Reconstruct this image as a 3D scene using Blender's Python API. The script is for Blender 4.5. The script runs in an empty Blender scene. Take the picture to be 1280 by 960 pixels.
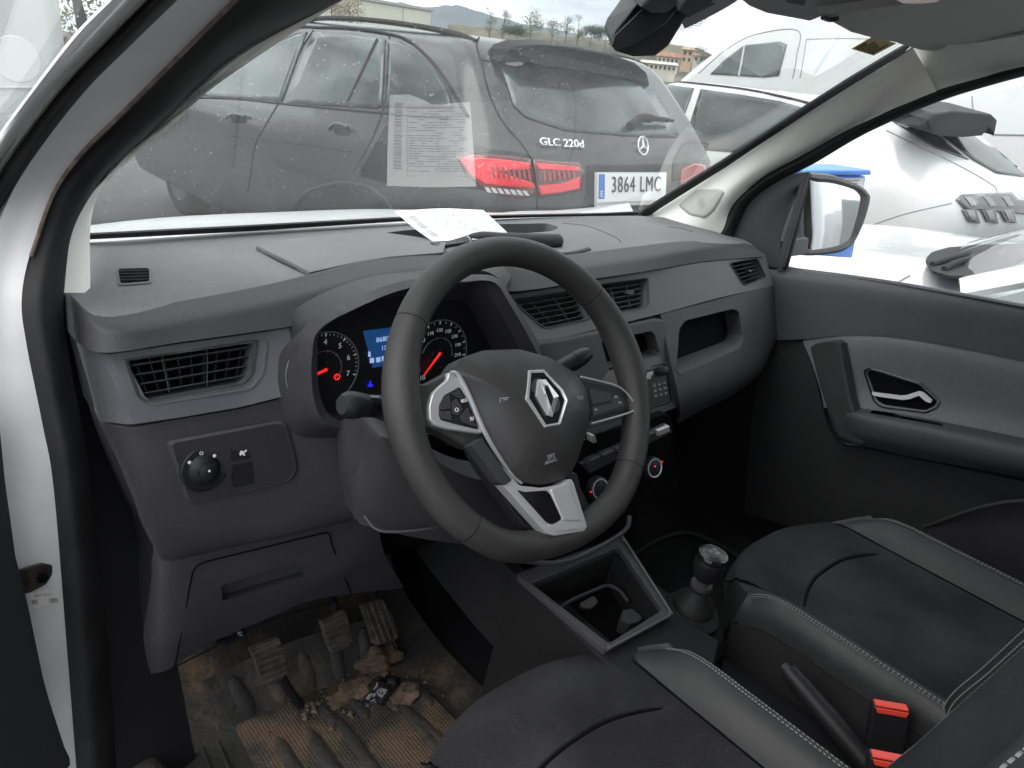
import bpy, bmesh, random
from math import sin, cos, tan, radians, pi, sqrt, atan2
from mathutils import Vector, Matrix, noise
from mathutils.bvhtree import BVHTree
random.seed(7)
V = Vector
# ------------------------------------------------------------------ camera
scn = bpy.context.scene
COL = scn.collection
YAW, PIT, ROL, FPX = radians(43), radians(22), radians(6), 943.0
CAM = V((-.93, -.575, 1.42))
Fv = V((sin(YAW)*cos(PIT), cos(YAW)*cos(PIT), -sin(PIT)))
Rv = V((cos(YAW), -sin(YAW), 0)); Uv = Rv.cross(Fv)
Rv, Uv = Rv*cos(ROL)+Uv*sin(ROL), Uv*cos(ROL)-Rv*sin(ROL)
cd = bpy.data.cameras.new('camera'); cam = bpy.data.objects.new('camera', cd); COL.objects.link(cam)
cd.sensor_width = 36; cd.lens = FPX/1280*36; cd.clip_start = .02; cd.clip_end = 9000
cam.matrix_world = Matrix(((Rv.x, Uv.x, -Fv.x, CAM.x), (Rv.y, Uv.y, -Fv.y, CAM.y), (Rv.z, Uv.z, -Fv.z, CAM.z), (0, 0, 0, 1)))
scn.camera = cam
# ------------------------------------------------------------------ world, sun, exposure
SUN_EL, SUN_AZ = radians(50), radians(280)      # azimuth measured from +Y towards +X
w = bpy.data.worlds.new('World'); scn.world = w; w.use_nodes = True
nt = w.node_tree; nd = nt.nodes; lk = nt.links
bg = nd['Background']; sky = nd.new('ShaderNodeTexSky'); sky.sky_type = 'NISHITA'; sky.sun_disc = False
sky.sun_elevation = SUN_EL; sky.sun_rotation = SUN_AZ; sky.dust_density = 3; sky.air_density = 1.2
tc = nd.new('ShaderNodeTexCoord'); mp = nd.new('ShaderNodeMapping'); mp.inputs['Scale'].default_value = (1.3, 1.3, 5)
lk.new(tc.outputs['Generated'], mp.inputs['Vector'])
nz = nd.new('ShaderNodeTexNoise'); nz.inputs['Scale'].default_value = 3.2; nz.inputs['Detail'].default_value = 7; nz.inputs['Roughness'].default_value = .55
lk.new(mp.outputs[0], nz.inputs['Vector'])
cr_ = nd.new('ShaderNodeValToRGB'); cr_.color_ramp.elements[0].position = .36; cr_.color_ramp.elements[0].color = (3.0, 3.3, 3.7, 1)
cr_.color_ramp.elements[1].position = .64; cr_.color_ramp.elements[1].color = (15.5, 15.5, 15.3, 1)
lk.new(nz.outputs['Fac'], cr_.inputs[0])
mx = nd.new('ShaderNodeMix'); mx.data_type = 'RGBA'; mx.inputs['Factor'].default_value = .88
lk.new(sky.outputs[0], mx.inputs['A']); lk.new(cr_.outputs[0], mx.inputs['B']); lk.new(mx.outputs['Result'], bg.inputs[0])
bg.inputs[1].default_value = .12
sd = bpy.data.lights.new('sun', 'SUN'); sun = bpy.data.objects.new('sun', sd); COL.objects.link(sun)
sd.energy = 1.1; sd.angle = radians(45); sd.color = (1, .97, .93)
sdir = V((sin(SUN_AZ)*cos(SUN_EL), cos(SUN_AZ)*cos(SUN_EL), sin(SUN_EL)))
sun.rotation_euler = sdir.to_track_quat('Z', 'Y').to_euler()
scn.view_settings.view_transform = 'Standard'; scn.view_settings.look = 'None'
scn.view_settings.gamma = 1; scn.view_settings.exposure = 1.05
scn.render.engine = 'CYCLES'
cy = scn.cycles; cy.max_bounces = 10; cy.diffuse_bounces = 5; cy.glossy_bounces = 4; cy.transparent_max_bounces = 16; cy.transmission_bounces = 6

# ------------------------------------------------------------------ helpers
def ray(px, py): return Fv+Rv*((px-640)/FPX)-Uv*((py-480)/FPX)
def _on(i, v, px, py):
    d = ray(px, py); return CAM+d*((v-CAM[i])/d[i])
def atX(px, py, x): return _on(0, x, px, py)
def atY(px, py, y): return _on(1, y, px, py)
def atZ(px, py, z): return _on(2, z, px, py)
def atP(px, py, p0, n):
    d = ray(px, py); return CAM+d*((p0-CAM).dot(n)/d.dot(n))
def L(pts, ax='Y', v=None):
    f = {'X': atX, 'Y': atY, 'Z': atZ}[ax]
    return [f(p[0], p[1], p[2] if len(p) > 2 else v) for p in pts]
def bumpnode(nt, kind, scale, strength, dist=.001, detail=2, coords='Object', vec=None):
    nd, lk = nt.nodes, nt.links
    t = nd.new('ShaderNodeTexCoord')
    if kind == 'voronoi':
        n = nd.new('ShaderNodeTexVoronoi'); n.inputs['Scale'].default_value = scale; out = n.outputs['Distance']
    elif kind == 'wave':
        n = nd.new('ShaderNodeTexWave'); n.inputs['Scale'].default_value = scale; out = n.outputs['Fac']
    else:
        n = nd.new('ShaderNodeTexNoise'); n.inputs['Scale'].default_value = scale; n.inputs['Detail'].default_value = detail; out = n.outputs['Fac']
    lk.new(t.outputs[coords], n.inputs['Vector'])
    b = nd.new('ShaderNodeBump'); b.inputs['Strength'].default_value = strength; b.inputs['Distance'].default_value = dist
    lk.new(out, b.inputs['Height']); return b.outputs[0]
def mat(name, col, rough=.5, metal=0, bump=None, var=0, vscale=6, spec=.5, coat=0, emit=None, estr=1, var2=None, grain=0):
    m = bpy.data.materials.new(name); m.use_nodes = True; nt = m.node_tree; b = nt.nodes['Principled BSDF']
    b.inputs['Base Color'].default_value = (*col, 1); b.inputs['Roughness'].default_value = rough
    b.inputs['Metallic'].default_value = metal; b.inputs['Specular IOR Level'].default_value = spec; b.inputs['Coat Weight'].default_value = coat
    b.inputs['Coat Roughness'].default_value = .05
    if emit: b.inputs['Emission Color'].default_value = (*emit, 1); b.inputs['Emission Strength'].default_value = estr
    if bump:
        last = None
        for q in (bump if isinstance(bump, list) else [bump]):
            o_ = bumpnode(nt, *q)
            if last is not None: nt.links.new(last, o_.node.inputs['Normal'])
            last = o_
        nt.links.new(last, b.inputs['Normal'])
    if var:
        t = nt.nodes.new('ShaderNodeTexCoord'); n = nt.nodes.new('ShaderNodeTexNoise'); n.inputs['Scale'].default_value = vscale; n.inputs['Detail'].default_value = 5
        nt.links.new(t.outputs['Object'], n.inputs['Vector'])
        r = nt.nodes.new('ShaderNodeValToRGB'); r.color_ramp.elements[0].position = .35; r.color_ramp.elements[1].position = .68
        c2 = var2 or tuple(min(1, c*(1+var)) for c in col)
        r.color_ramp.elements[0].color = (*[c*(1-var*.5) for c in col], 1); r.color_ramp.elements[1].color = (*c2, 1)
        nt.links.new(n.outputs['Fac'], r.inputs[0]); src = r.outputs[0]
        if grain:
            g = nt.nodes.new('ShaderNodeTexNoise'); g.inputs['Scale'].default_value = grain; g.inputs['Detail'].default_value = 2; nt.links.new(t.outputs['Object'], g.inputs['Vector'])
            gr_ = nt.nodes.new('ShaderNodeMapRange'); gr_.inputs['From Min'].default_value = .35; gr_.inputs['From Max'].default_value = .65; gr_.inputs['To Min'].default_value = .80; gr_.inputs['To Max'].default_value = 1.20; nt.links.new(g.outputs['Fac'], gr_.inputs[0])
            vm = nt.nodes.new('ShaderNodeVectorMath'); vm.operation = 'SCALE'; nt.links.new(src, vm.inputs[0]); nt.links.new(gr_.outputs[0], vm.inputs['Scale']); src = vm.outputs[0]
        nt.links.new(src, b.inputs['Base Color'])
        r2 = nt.nodes.new('ShaderNodeMath'); r2.operation = 'MULTIPLY_ADD'; r2.inputs[1].default_value = .25; r2.inputs[2].default_value = rough-.1
        nt.links.new(n.outputs['Fac'], r2.inputs[0]); nt.links.new(r2.outputs[0], b.inputs['Roughness'])
    return m
def glassmat(name, tint=(1, 1, 1), dust=.1, dustcol=(.75, .76, .74), grain=True, refl=1.0, rough=.0, ior=1.5, clear=True):
    """thin dusty pane: see-through with a mirror coat and a film of dust"""
    m = bpy.data.materials.new(name); m.use_nodes = True; nt = m.node_tree; nd = nt.nodes; lk = nt.links
    nd.remove(nd['Principled BSDF']); out = nd['Material Output']
    tr = nd.new('ShaderNodeBsdfTransparent'); tr.inputs[0].default_value = (*tint, 1)
    gl = nd.new('ShaderNodeBsdfGlossy'); gl.inputs['Roughness'].default_value = rough; gl.inputs[0].default_value = (refl, refl, refl, 1)
    fr = nd.new('ShaderNodeFresnel'); ge = nd.new('ShaderNodeNewGeometry'); mr = nd.new('ShaderNodeMapRange'); mr.inputs['To Min'].default_value = ior; mr.inputs['To Max'].default_value = 1/ior; lk.new(ge.outputs['Backfacing'], mr.inputs[0]); lk.new(mr.outputs[0], fr.inputs['IOR'])
    m1 = nd.new('ShaderNodeMixShader'); lk.new(fr.outputs[0], m1.inputs[0]); lk.new(tr.outputs[0], m1.inputs[1]); lk.new(gl.outputs[0], m1.inputs[2])
    if dust > 0:
        df = nd.new('ShaderNodeBsdfDiffuse'); df.inputs[0].default_value = (*dustcol, 1)
        tl = nd.new('ShaderNodeBsdfTranslucent'); tl.inputs[0].default_value = (*dustcol, 1)
        md = nd.new('ShaderNodeMixShader'); md.inputs[0].default_value = .6; lk.new(df.outputs[0], md.inputs[1]); lk.new(tl.outputs[0], md.inputs[2])
        tc = nd.new('ShaderNodeTexCoord')
        n1 = nd.new('ShaderNodeTexNoise'); n1.inputs['Scale'].default_value = 3.5; n1.inputs['Detail'].default_value = 6; n1.inputs['Roughness'].default_value = .65
        lk.new(tc.outputs['Object'], n1.inputs['Vector'])
        a = nd.new('ShaderNodeMapRange'); a.inputs['From Min'].default_value = .3; a.inputs['From Max'].default_value = .75
        a.inputs['To Min'].default_value = dust*.45; a.inputs['To Max'].default_value = dust*1.5; lk.new(n1.outputs['Fac'], a.inputs[0]); fac = a.outputs[0]
        if grain:
            mp = nd.new('ShaderNodeMapping'); mp.inputs['Rotation'].default_value = (.3, .2, .5); mp.inputs['Scale'].default_value = (1, .55, 1)
            lk.new(tc.outputs['Object'], mp.inputs[0])
            v = nd.new('ShaderNodeTexVoronoi'); v.inputs['Scale'].default_value = 130; lk.new(mp.outputs[0], v.inputs['Vector'])
            s = nd.new('ShaderNodeMapRange'); s.inputs['From Min'].default_value = .0; s.inputs['From Max'].default_value = .22
            s.inputs['To Min'].default_value = 1; s.inputs['To Max'].default_value = 0; lk.new(v.outputs['Distance'], s.inputs[0])
            n2 = nd.new('ShaderNodeTexNoise'); n2.inputs['Scale'].default_value = 55; n2.inputs['Detail'].default_value = 3; lk.new(tc.outputs['Object'], n2.inputs['Vector'])
            g = nd.new('ShaderNodeMapRange'); g.inputs['From Min'].default_value = .44; g.inputs['From Max'].default_value = .60; lk.new(n2.outputs['Fac'], g.inputs[0])
            mu = nd.new('ShaderNodeMath'); mu.operation = 'MULTIPLY'; lk.new(s.outputs[0], mu.inputs[0]); lk.new(g.outputs[0], mu.inputs[1])
            mu2 = nd.new('ShaderNodeMath'); mu2.operation = 'MULTIPLY_ADD'; mu2.inputs[1].default_value = dust*8; lk.new(mu.outputs[0], mu2.inputs[0]); lk.new(fac, mu2.inputs[2]); fac = mu2.outputs[0]
        m2 = nd.new('ShaderNodeMixShader'); lk.new(fac, m2.inputs[0]); lk.new(m1.outputs[0], m2.inputs[1]); lk.new(md.outputs[0], m2.inputs[2]); last = m2
    else: last = m1
    lk.new(last.outputs[0], out.inputs['Surface'])
    return m

def thing(name, label, cat, loc=(0, 0, 0), group=None):
    o = bpy.data.objects.new(name, None); COL.objects.link(o); o.location = loc; o.empty_display_size = .2
    o['label'] = label; o['category'] = cat
    if group: o['group'] = group
    return o
def tag(o, label=None, cat=None, group=None, kind=None):
    if label: o['label'] = label
    if cat: o['category'] = cat
    if group: o['group'] = group
    if kind: o['kind'] = kind
    return o
def mk(name, vs, fs, m, parent=None, smooth=True, bevel=0, seg=3, sub=0, solid=0, autosmooth=True, off=-1):
    me = bpy.data.meshes.new(name)
    me.from_pydata([tuple(v) for v in vs], [], fs); me.validate(); me.update()
    bm = bmesh.new(); bm.from_mesh(me); bmesh.ops.remove_doubles(bm, verts=bm.verts, dist=1e-6)
    bmesh.ops.recalc_face_normals(bm, faces=bm.faces); bm.to_mesh(me); bm.free()
    o = bpy.data.objects.new(name, me); COL.objects.link(o)
    if isinstance(m, (list, tuple)):
        for q in m: me.materials.append(q)
    else: me.materials.append(m)
    fin(o, parent, smooth, bevel, seg, sub, solid, off)
    return o
def fin(o, parent=None, smooth=True, bevel=0, seg=3, sub=0, solid=0, off=-1):
    me = o.data
    if parent is not None:
        o.parent = parent
        if parent.type == 'EMPTY': o.matrix_parent_inverse = Matrix.Translation(-V(parent.location))
    if solid:
        s = o.modifiers.new('solid', 'SOLIDIFY'); s.thickness = solid; s.offset = off
    if bevel:
        b = o.modifiers.new('bevel', 'BEVEL'); b.width = bevel; b.segments = seg; b.limit_method = 'ANGLE'; b.angle_limit = radians(28); b.harden_normals = False
    if sub:
        s = o.modifiers.new('sub', 'SUBSURF'); s.levels = sub; s.render_levels = sub
    if smooth:
        for p in me.polygons: p.use_smooth = True
        if not sub: me.set_sharp_from_angle(angle=radians(38))
        if bevel:
            n = o.modifiers.new('wn', 'WEIGHTED_NORMAL'); n.keep_sharp = False
            for e in me.edges: e.use_edge_sharp = False
    return o
def recentre(o):
    c = [v.co for v in o.data.vertices]
    b = V((sum(v.x for v in c)/len(c), sum(v.y for v in c)/len(c), min(v.z for v in c)))
    o.data.transform(Matrix.Translation(-b)); o.location = b; return o
def crv(pts, n, closed=False):
    """Catmull-Rom through pts, n samples"""
    N = len(pts); out = []
    if N == 2: return [pts[0].lerp(pts[1], i/(n-1)) for i in range(n)]
    segs = N if closed else N-1
    for i in range(n):
        t = i/(n if closed else n-1)*segs; k = min(int(t), segs-1); f = t-k
        if closed: p = [pts[(k+j-1) % N] for j in range(4)]
        else: p = [pts[max(0, min(N-1, k+j-1))] for j in range(4)]
        a, b, c, d = p
        if not closed and k == 0: a = b*2-c
        if not closed and k == N-2: d = c*2-b
        out.append(b+(c-a)*(f*.5)+(a*2-b*5+c*4-d)*(f*f*.5)+(b*3-a-c*3+d)*(f*f*f*.5))
    return out
def lin(pts, n):
    """n samples by arc length, sharp corners kept where they fall"""
    ds = [0]
    for a, b in zip(pts, pts[1:]): ds.append(ds[-1]+(b-a).length)
    out = []
    for i in range(n):
        s = ds[-1]*i/(n-1); k = 0
        while k < len(pts)-2 and ds[k+1] < s: k += 1
        f = (s-ds[k])/max(1e-9, ds[k+1]-ds[k]); out.append(pts[k].lerp(pts[k+1], f))
    return out
def gridpts(rows, nu, nv, sm=True):
    f = crv if sm else lin
    R = [f(r, nu) for r in rows]
    cols = [(crv if sm else lin)([R[i][j] for i in range(len(R))], nv) for j in range(nu)]
    return [[cols[j][i] for j in range(nu)] for i in range(nv)]
def gmesh(G):
    nv, nu = len(G), len(G[0]); vs = [p for r in G for p in r]
    fs = [(i*nu+j, i*nu+j+1, (i+1)*nu+j+1, (i+1)*nu+j) for i in range(nv-1) for j in range(nu-1)]
    return vs, fs
def sheet(name, rows, m, parent=None, nu=24, nv=12, thick=None, sm=True, **k):
    """smooth patch through rows of points; thick = back offset vector makes it a closed solid"""
    G = gridpts(rows, nu, nv, sm); vs, fs = gmesh(G)
    if thick is not None:
        n = len(vs); nv, nu = len(G), len(G[0]); th = V(thick)
        vs = vs+[v+th for v in vs]; fs = fs+[tuple(n+q for q in reversed(f)) for f in fs]
        def rim(a, b): fs.append((a, a+n, b+n, b))
        for j in range(nu-1): rim(j, j+1); rim((nv-1)*nu+j+1, (nv-1)*nu+j)
        for i in range(nv-1): rim((i+1)*nu, i*nu); rim(i*nu+nu-1, (i+1)*nu+nu-1)
    return mk(name, vs, fs, m, parent, **k)
def rc(pts, r, n=5):
    """round the corners of a pixel polygon; r in pixels (number or list)"""
    out = []; N = len(pts)
    for i, p in enumerate(pts):
        p = V((p[0], p[1])); a = V(pts[i-1][:2]); b = V(pts[(i+1) % N][:2]); rr = r[i] if isinstance(r, (list, tuple)) else r
        da, db = (a-p), (b-p); ra = min(rr, da.length*.48); rb = min(rr, db.length*.48)
        if rr <= .01: out.append((p.x, p.y)); continue
        s, e = p+da.normalized()*ra, p+db.normalized()*rb
        for k in range(n+1):
            t = k/n; q = s*(1-t)**2+p*2*t*(1-t)+e*t*t; out.append((q.x, q.y))
    return out
def prism(name, pts, d, m, parent=None, bevel=.0015, top=None, **k):
    """polygon pts (3D) extruded by vector d; top = scale of far end"""
    n = len(pts); d = V(d); c = sum(pts, V())/n
    far = [(c+(p-c)*(top or 1))+d for p in pts]
    fs = [tuple(range(n)), tuple(reversed(range(n, 2*n)))]+[(i, n+i, n+(i+1) % n, (i+1) % n) for i in range(n)]
    return mk(name, pts+far, fs, m, parent, bevel=bevel, **k)
def ring(name, A, B, d, m, parent=None, bevel=.001, **k):
    """frame between loops A and B (same count) extruded by d"""
    n = len(A); d = V(d); vs = A+B+[p+d for p in A]+[p+d for p in B]; fs = []
    for i in range(n):
        j = (i+1) % n
        fs += [(i, j, n+j, n+i), (2*n+i, 3*n+i, 3*n+j, 2*n+j), (i, 2*n+i, 2*n+j, j), (n+i, n+j, 3*n+j, 3*n+i)]
    return mk(name, vs, fs, m, parent, bevel=bevel, **k)
def inset(pts, s):
    c = sum(pts, V())/len(pts); return [c+(p-c)*s for p in pts]
def tube(name, pts, r, m, parent=None, closed=False, ns=10, flat=1.0, up=None, cap=True, **k):
    n = len(pts); vs = []; fs = []; prev = None
    for i, p in enumerate(pts):
        t = (pts[(i+1) % n]-pts[i-1]) if closed else (pts[min(n-1, i+1)]-pts[max(0, i-1)])
        t.normalize()
        if up is not None: a = V(up)-t*V(up).dot(t)
        elif prev is None: a = t.orthogonal()
        else: a = prev-t*prev.dot(t)
        a.normalize(); prev = a; b = t.cross(a); rr = r[i] if isinstance(r, (list, tuple)) else r
        for s in range(ns):
            an = 2*pi*s/ns; vs.append(p+a*(cos(an)*rr*flat)+b*(sin(an)*rr))
    for i in range(n if closed else n-1):
        for s in range(ns):
            i2 = (i+1) % n; s2 = (s+1) % ns; fs.append((i*ns+s, i*ns+s2, i2*ns+s2, i2*ns+s))
    if not closed and cap: fs += [tuple(reversed(range(ns))), tuple(range((n-1)*ns, n*ns))]
    return mk(name, vs, fs, m, parent, **k)
def lathe(name, c, ax, prof, m, parent=None, ns=28, **k):
    ax = V(ax).normalized(); a = ax.orthogonal().normalized(); b = ax.cross(a); vs = []; fs = []; c = V(c)
    for r, h in prof:
        for s in range(ns):
            an = 2*pi*s/ns; vs.append(c+ax*h+a*(cos(an)*r)+b*(sin(an)*r))
    for i in range(len(prof)-1):
        for s in range(ns):
            s2 = (s+1) % ns; fs.append((i*ns+s, i*ns+s2, (i+1)*ns+s2, (i+1)*ns+s))
    fs += [tuple(reversed(range(ns))), tuple(range((len(prof)-1)*ns, len(prof)*ns))]
    return mk(name, vs, fs, m, parent, **k)
def baked(o):
    bpy.context.view_layer.update(); dg = bpy.context.evaluated_depsgraph_get()
    me = bpy.data.meshes.new_from_object(o.evaluated_get(dg)); old = o.data; o.modifiers.clear(); o.data = me; return o
def cut(o, pts, d0, d1, top=None):
    """boolean pocket: polygon pts extruded from -d0 to +d1 along vector"""
    n = len(pts); c = sum(pts, V())/n
    A = [p-V(d0) for p in pts]; B = [c+(p-c)*(top or 1)+V(d1) for p in pts]
    fs = [tuple(range(n)), tuple(reversed(range(n, 2*n)))]+[(i, n+i, n+(i+1) % n, (i+1) % n) for i in range(n)]
    q = mk('cutter', A+B, fs, o.data.materials[0], None, smooth=False)
    bo = o.modifiers.new('b', 'BOOLEAN'); bo.operation = 'DIFFERENCE'; bo.solver = 'EXACT'; bo.object = q
    baked(o); bpy.data.objects.remove(q)
    for p in o.data.polygons: p.use_smooth = True
    o.data.set_sharp_from_angle(angle=radians(30)); return o
def bvh(o):
    bpy.context.view_layer.update(); dg = bpy.context.evaluated_depsgraph_get(); return BVHTree.FromObject(o, dg)
def onto(t, px, py, off=0.0, fallback=None):
    d = ray(px, py).normalized(); h = t.ray_cast(CAM, d)
    if h[0] is None:
        if fallback: return fallback(px, py)
        return None
    n = h[1] if h[1].dot(d) < 0 else -h[1]
    return h[0]+n*off
def text(name, s, o, xd, yd, size, m, parent=None, ext=.0003, cx=True, sx=1.0, bold=0, space=1.0):
    c = bpy.data.curves.new(name, 'FONT'); c.body = s; c.size = 1; c.extrude = 0; c.align_x = 'CENTER' if cx else 'LEFT'; c.align_y = 'CENTER'; c.offset = bold; c.space_character = space
    q = bpy.data.objects.new(name, c); COL.objects.link(q); bpy.context.view_layer.update()
    me = bpy.data.meshes.new_from_object(q.evaluated_get(bpy.context.evaluated_depsgraph_get())); bpy.data.objects.remove(q); bpy.data.curves.remove(c)
    xd = V(xd).normalized(); yd = V(yd).normalized(); nn = xd.cross(yd).normalized(); o = V(o)
    me.transform(Matrix(((xd.x*size*sx, yd.x*size, nn.x*size, o.x), (xd.y*size*sx, yd.y*size, nn.y*size, o.y), (xd.z*size*sx, yd.z*size, nn.z*size, o.z), (0, 0, 0, 1))))
    ob = bpy.data.objects.new(name, me); COL.objects.link(ob); me.materials.clear(); me.materials.append(m); fin(ob, parent, smooth=False, solid=ext*2, off=0); return ob
def join(obs, name, parent=None):
    """merge several meshes into the first, keeping materials"""
    dg = None; base = obs[0]
    bpy.context.view_layer.update(); dg = bpy.context.evaluated_depsgraph_get()
    vs, fs, mi, sm, mats = [], [], [], [], []
    for o in obs:
        me = o.evaluated_get(dg).data; off = len(vs)
        vs += [v.co.copy() for v in me.vertices]
        mm = []
        for q in me.materials:
            if q not in mats: mats.append(q)
            mm.append(mats.index(q))
        for p in me.polygons: fs.append([off+i for i in p.vertices]); mi.append(mm[p.material_index] if mm else 0); sm.append(p.use_smooth)
    me = bpy.data.meshes.new(name); me.from_pydata([tuple(v) for v in vs], [], fs)
    for q in mats: me.materials.append(bpy.data.materials[q.name])
    for p, a, b in zip(me.polygons, mi, sm): p.material_index = a; p.use_smooth = b
    me.update(); me.set_sharp_from_angle(angle=radians(38))
    o = bpy.data.objects.new(name, me); COL.objects.link(o)
    for q in obs: bpy.data.objects.remove(q)
    fin(o, parent, smooth=False); return o
def bilin(q, u, v):
    """q = TL, TR, BR, BL"""
    return q[0].lerp(q[1], u).lerp(q[3].lerp(q[2], u), v)

def decal(name, t, px, m, parent, off=.004, r=0, thick=.006):
    """panel that follows the body surface, outline given on the body"""
    pts = rc(px, r) if r else px
    c = (sum(p[0] for p in pts)/len(pts), sum(p[1] for p in pts)/len(pts)); vs = []; K = 7; ok = True
    n = len(pts)
    for k in range(K):
        s = 1-k/K
        for p in pts:
            h = onto(t, c[0]+(p[0]-c[0])*s, c[1]+(p[1]-c[1])*s, off)
            if h is None: h = vs[-1] if vs else V((0, 0, 0))
            vs.append(h)
    vs.append(onto(t, c[0], c[1], off) or vs[-1]); fs = []
    for k in range(K-1):
        for i in range(n): j = (i+1) % n; fs.append((k*n+i, k*n+j, (k+1)*n+j, (k+1)*n+i))
    for i in range(n): fs.append(((K-1)*n+i, (K-1)*n+(i+1) % n, K*n))
    return mk(name, vs, fs, m, parent, solid=thick, off=0)
def dens(px, n=4, closed=True):
    out = []; N = len(px)
    for i in range(N if closed else N-1):
        a, b = px[i], px[(i+1) % N]
        for k in range(n): out.append((a[0]+(b[0]-a[0])*k/n, a[1]+(b[1]-a[1])*k/n))
    if not closed: out.append(px[-1])
    return out

# ------------------------------------------------------------------ materials
GR = ('noise', 650, .8, .0011, 3)
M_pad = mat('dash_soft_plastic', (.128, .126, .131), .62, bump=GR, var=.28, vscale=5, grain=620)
M_lip = mat('dash_dark_plastic', (.030, .030, .032), .6, grain=620, bump=GR, var=.12, vscale=3)
M_strip = mat('dash_trim_plastic', (.085, .085, .095), .55, bump=('wave', 160, .12, .0005), var=.1, vscale=4)
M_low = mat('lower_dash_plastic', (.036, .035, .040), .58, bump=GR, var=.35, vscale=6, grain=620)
M_black = mat('black_plastic', (.012, .012, .014), .5, spec=.35, bump=('noise', 700, .15, .0004, 2))
M_gloss = mat('gloss_black', (.008, .008, .01), .12)
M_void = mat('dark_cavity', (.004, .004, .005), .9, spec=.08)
M_rub = mat('rubber_seal', (.012, .012, .013), .62, spec=.25, bump=('noise', 120, .2, .001, 4), var=.5, vscale=18)
M_leath = mat('wheel_leather', (.030, .029, .029), .48, bump=('voronoi', 1300, .45, .0006), var=.2, vscale=12)
M_chrome = mat('satin_chrome', (.62, .63, .65), .34, .55)
M_chr2 = mat('bright_chrome', (.80, .80, .82), .22, .7)
M_paint = mat('white_paint', (.78, .79, .79), .3, coat=.5, var=.05, vscale=2, spec=.5)
M_jamb = mat('painted_door_jamb', (.60, .60, .61), .4, var=.12, vscale=9)
M_trimL = mat('light_grey_trim', (.82, .805, .77), .6, bump=('noise', 500, .2, .0005, 2), var=.06, vscale=4)
M_head = mat('headliner_felt', (.58, .58, .56), .9, bump=('noise', 900, .4, .001, 3), var=.08, vscale=8)
M_visor = mat('visor_vinyl', (.33, .33, .32), .7, bump=('noise', 700, .3, .0006, 2), var=.06, vscale=5)
M_white = mat('white_print', (.8, .8, .8), .6)
M_dim = mat('grey_print', (.3, .3, .32), .6)
M_glass = glassmat('dusty_windshield', (.93, .97, .95), dust=.055, ior=1.8)
M_sideglass = glassmat('side_glass', (.96, .98, .97), dust=.015, grain=False)
# ================================================================== THE VAN WE LOOK INTO
van = thing('delivery_van', 'white delivery van seen through its open driver door, dark grey dashboard, black and leather seats', 'van', (0, 0, 0))
GA = radians(34); GN = V((0, sin(GA), cos(GA))); G0 = V((0, .71, 1.13))      # windshield plane
def atG(px, py, off=0): return atP(px, py, G0-GN*off, GN)
# ---- outer body (roof, right side behind the door, rear, bulkhead)
def boxm(x0, x1, y0, y1, z0, z1):
    v = [V((x, y, z)) for x in (x0, x1) for y in (y0, y1) for z in (z0, z1)]
    return v, [(0, 1, 3, 2), (4, 6, 7, 5), (0, 4, 5, 1), (2, 3, 7, 6), (0, 2, 6, 4), (1, 5, 7, 3)]
def box(name, x0, x1, y0, y1, z0, z1, m, parent=None, bevel=.003, **k):
    v, f = boxm(x0, x1, y0, y1, z0, z1); return mk(name, v, f, m, parent, bevel=bevel, **k)
def sect_shell(name, ys, prof, m, parent, **k):
    rows = [[V((x, y+dy, z)) for x, z, dy in prof(y)] for y in ys]
    vs, fs = gmesh(rows); return mk(name, vs, fs, m, parent, **k)
def bodyprof(y):
    k = max(0, min(1, (y+.3)/.5)); zt = 1.80-.12*k
    return [(.86, .32, 0), (.875, .7, 0), (.86, 1.06, 0), (.76, 1.5, 0), (.70, zt-.06, 0), (.55, zt, 0), (0, zt+.03, 0), (-.55, zt, 0), (-.70, zt-.06, 0), (-.76, 1.5, 0), (-.86, 1.06, 0), (-.875, .7, 0), (-.86, .32, 0)]
body = sect_shell('body_shell', [-3.05, -2.2, -1.4, -.95], bodyprof, M_paint, van, solid=.02, off=1)
rr = [[V((x*s, -3.05, .32+(z-.32)*s)) for x, z, _ in bodyprof(-3)] for s in (1, .0)]
sheet('roof_skin', [[V((x, y, z)) for x, z in ((-.70, zt-.06), (-.55, zt), (0, zt+.03), (.55, zt), (.70, zt-.06))] for y, zt in ((-.96, 1.80), (-.3, 1.79), (-.02, 1.69))], M_paint, van, thick=(0, 0, -.015))
v, f = gmesh(rr); mk('rear_doors', v, f, M_paint, van, solid=.02)
box('bulkhead', -.80, .80, -1.0, -.96, .34, 1.76, M_trimL, van)  # unseen; coloured pale to bounce light onto the pillar trim
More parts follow.
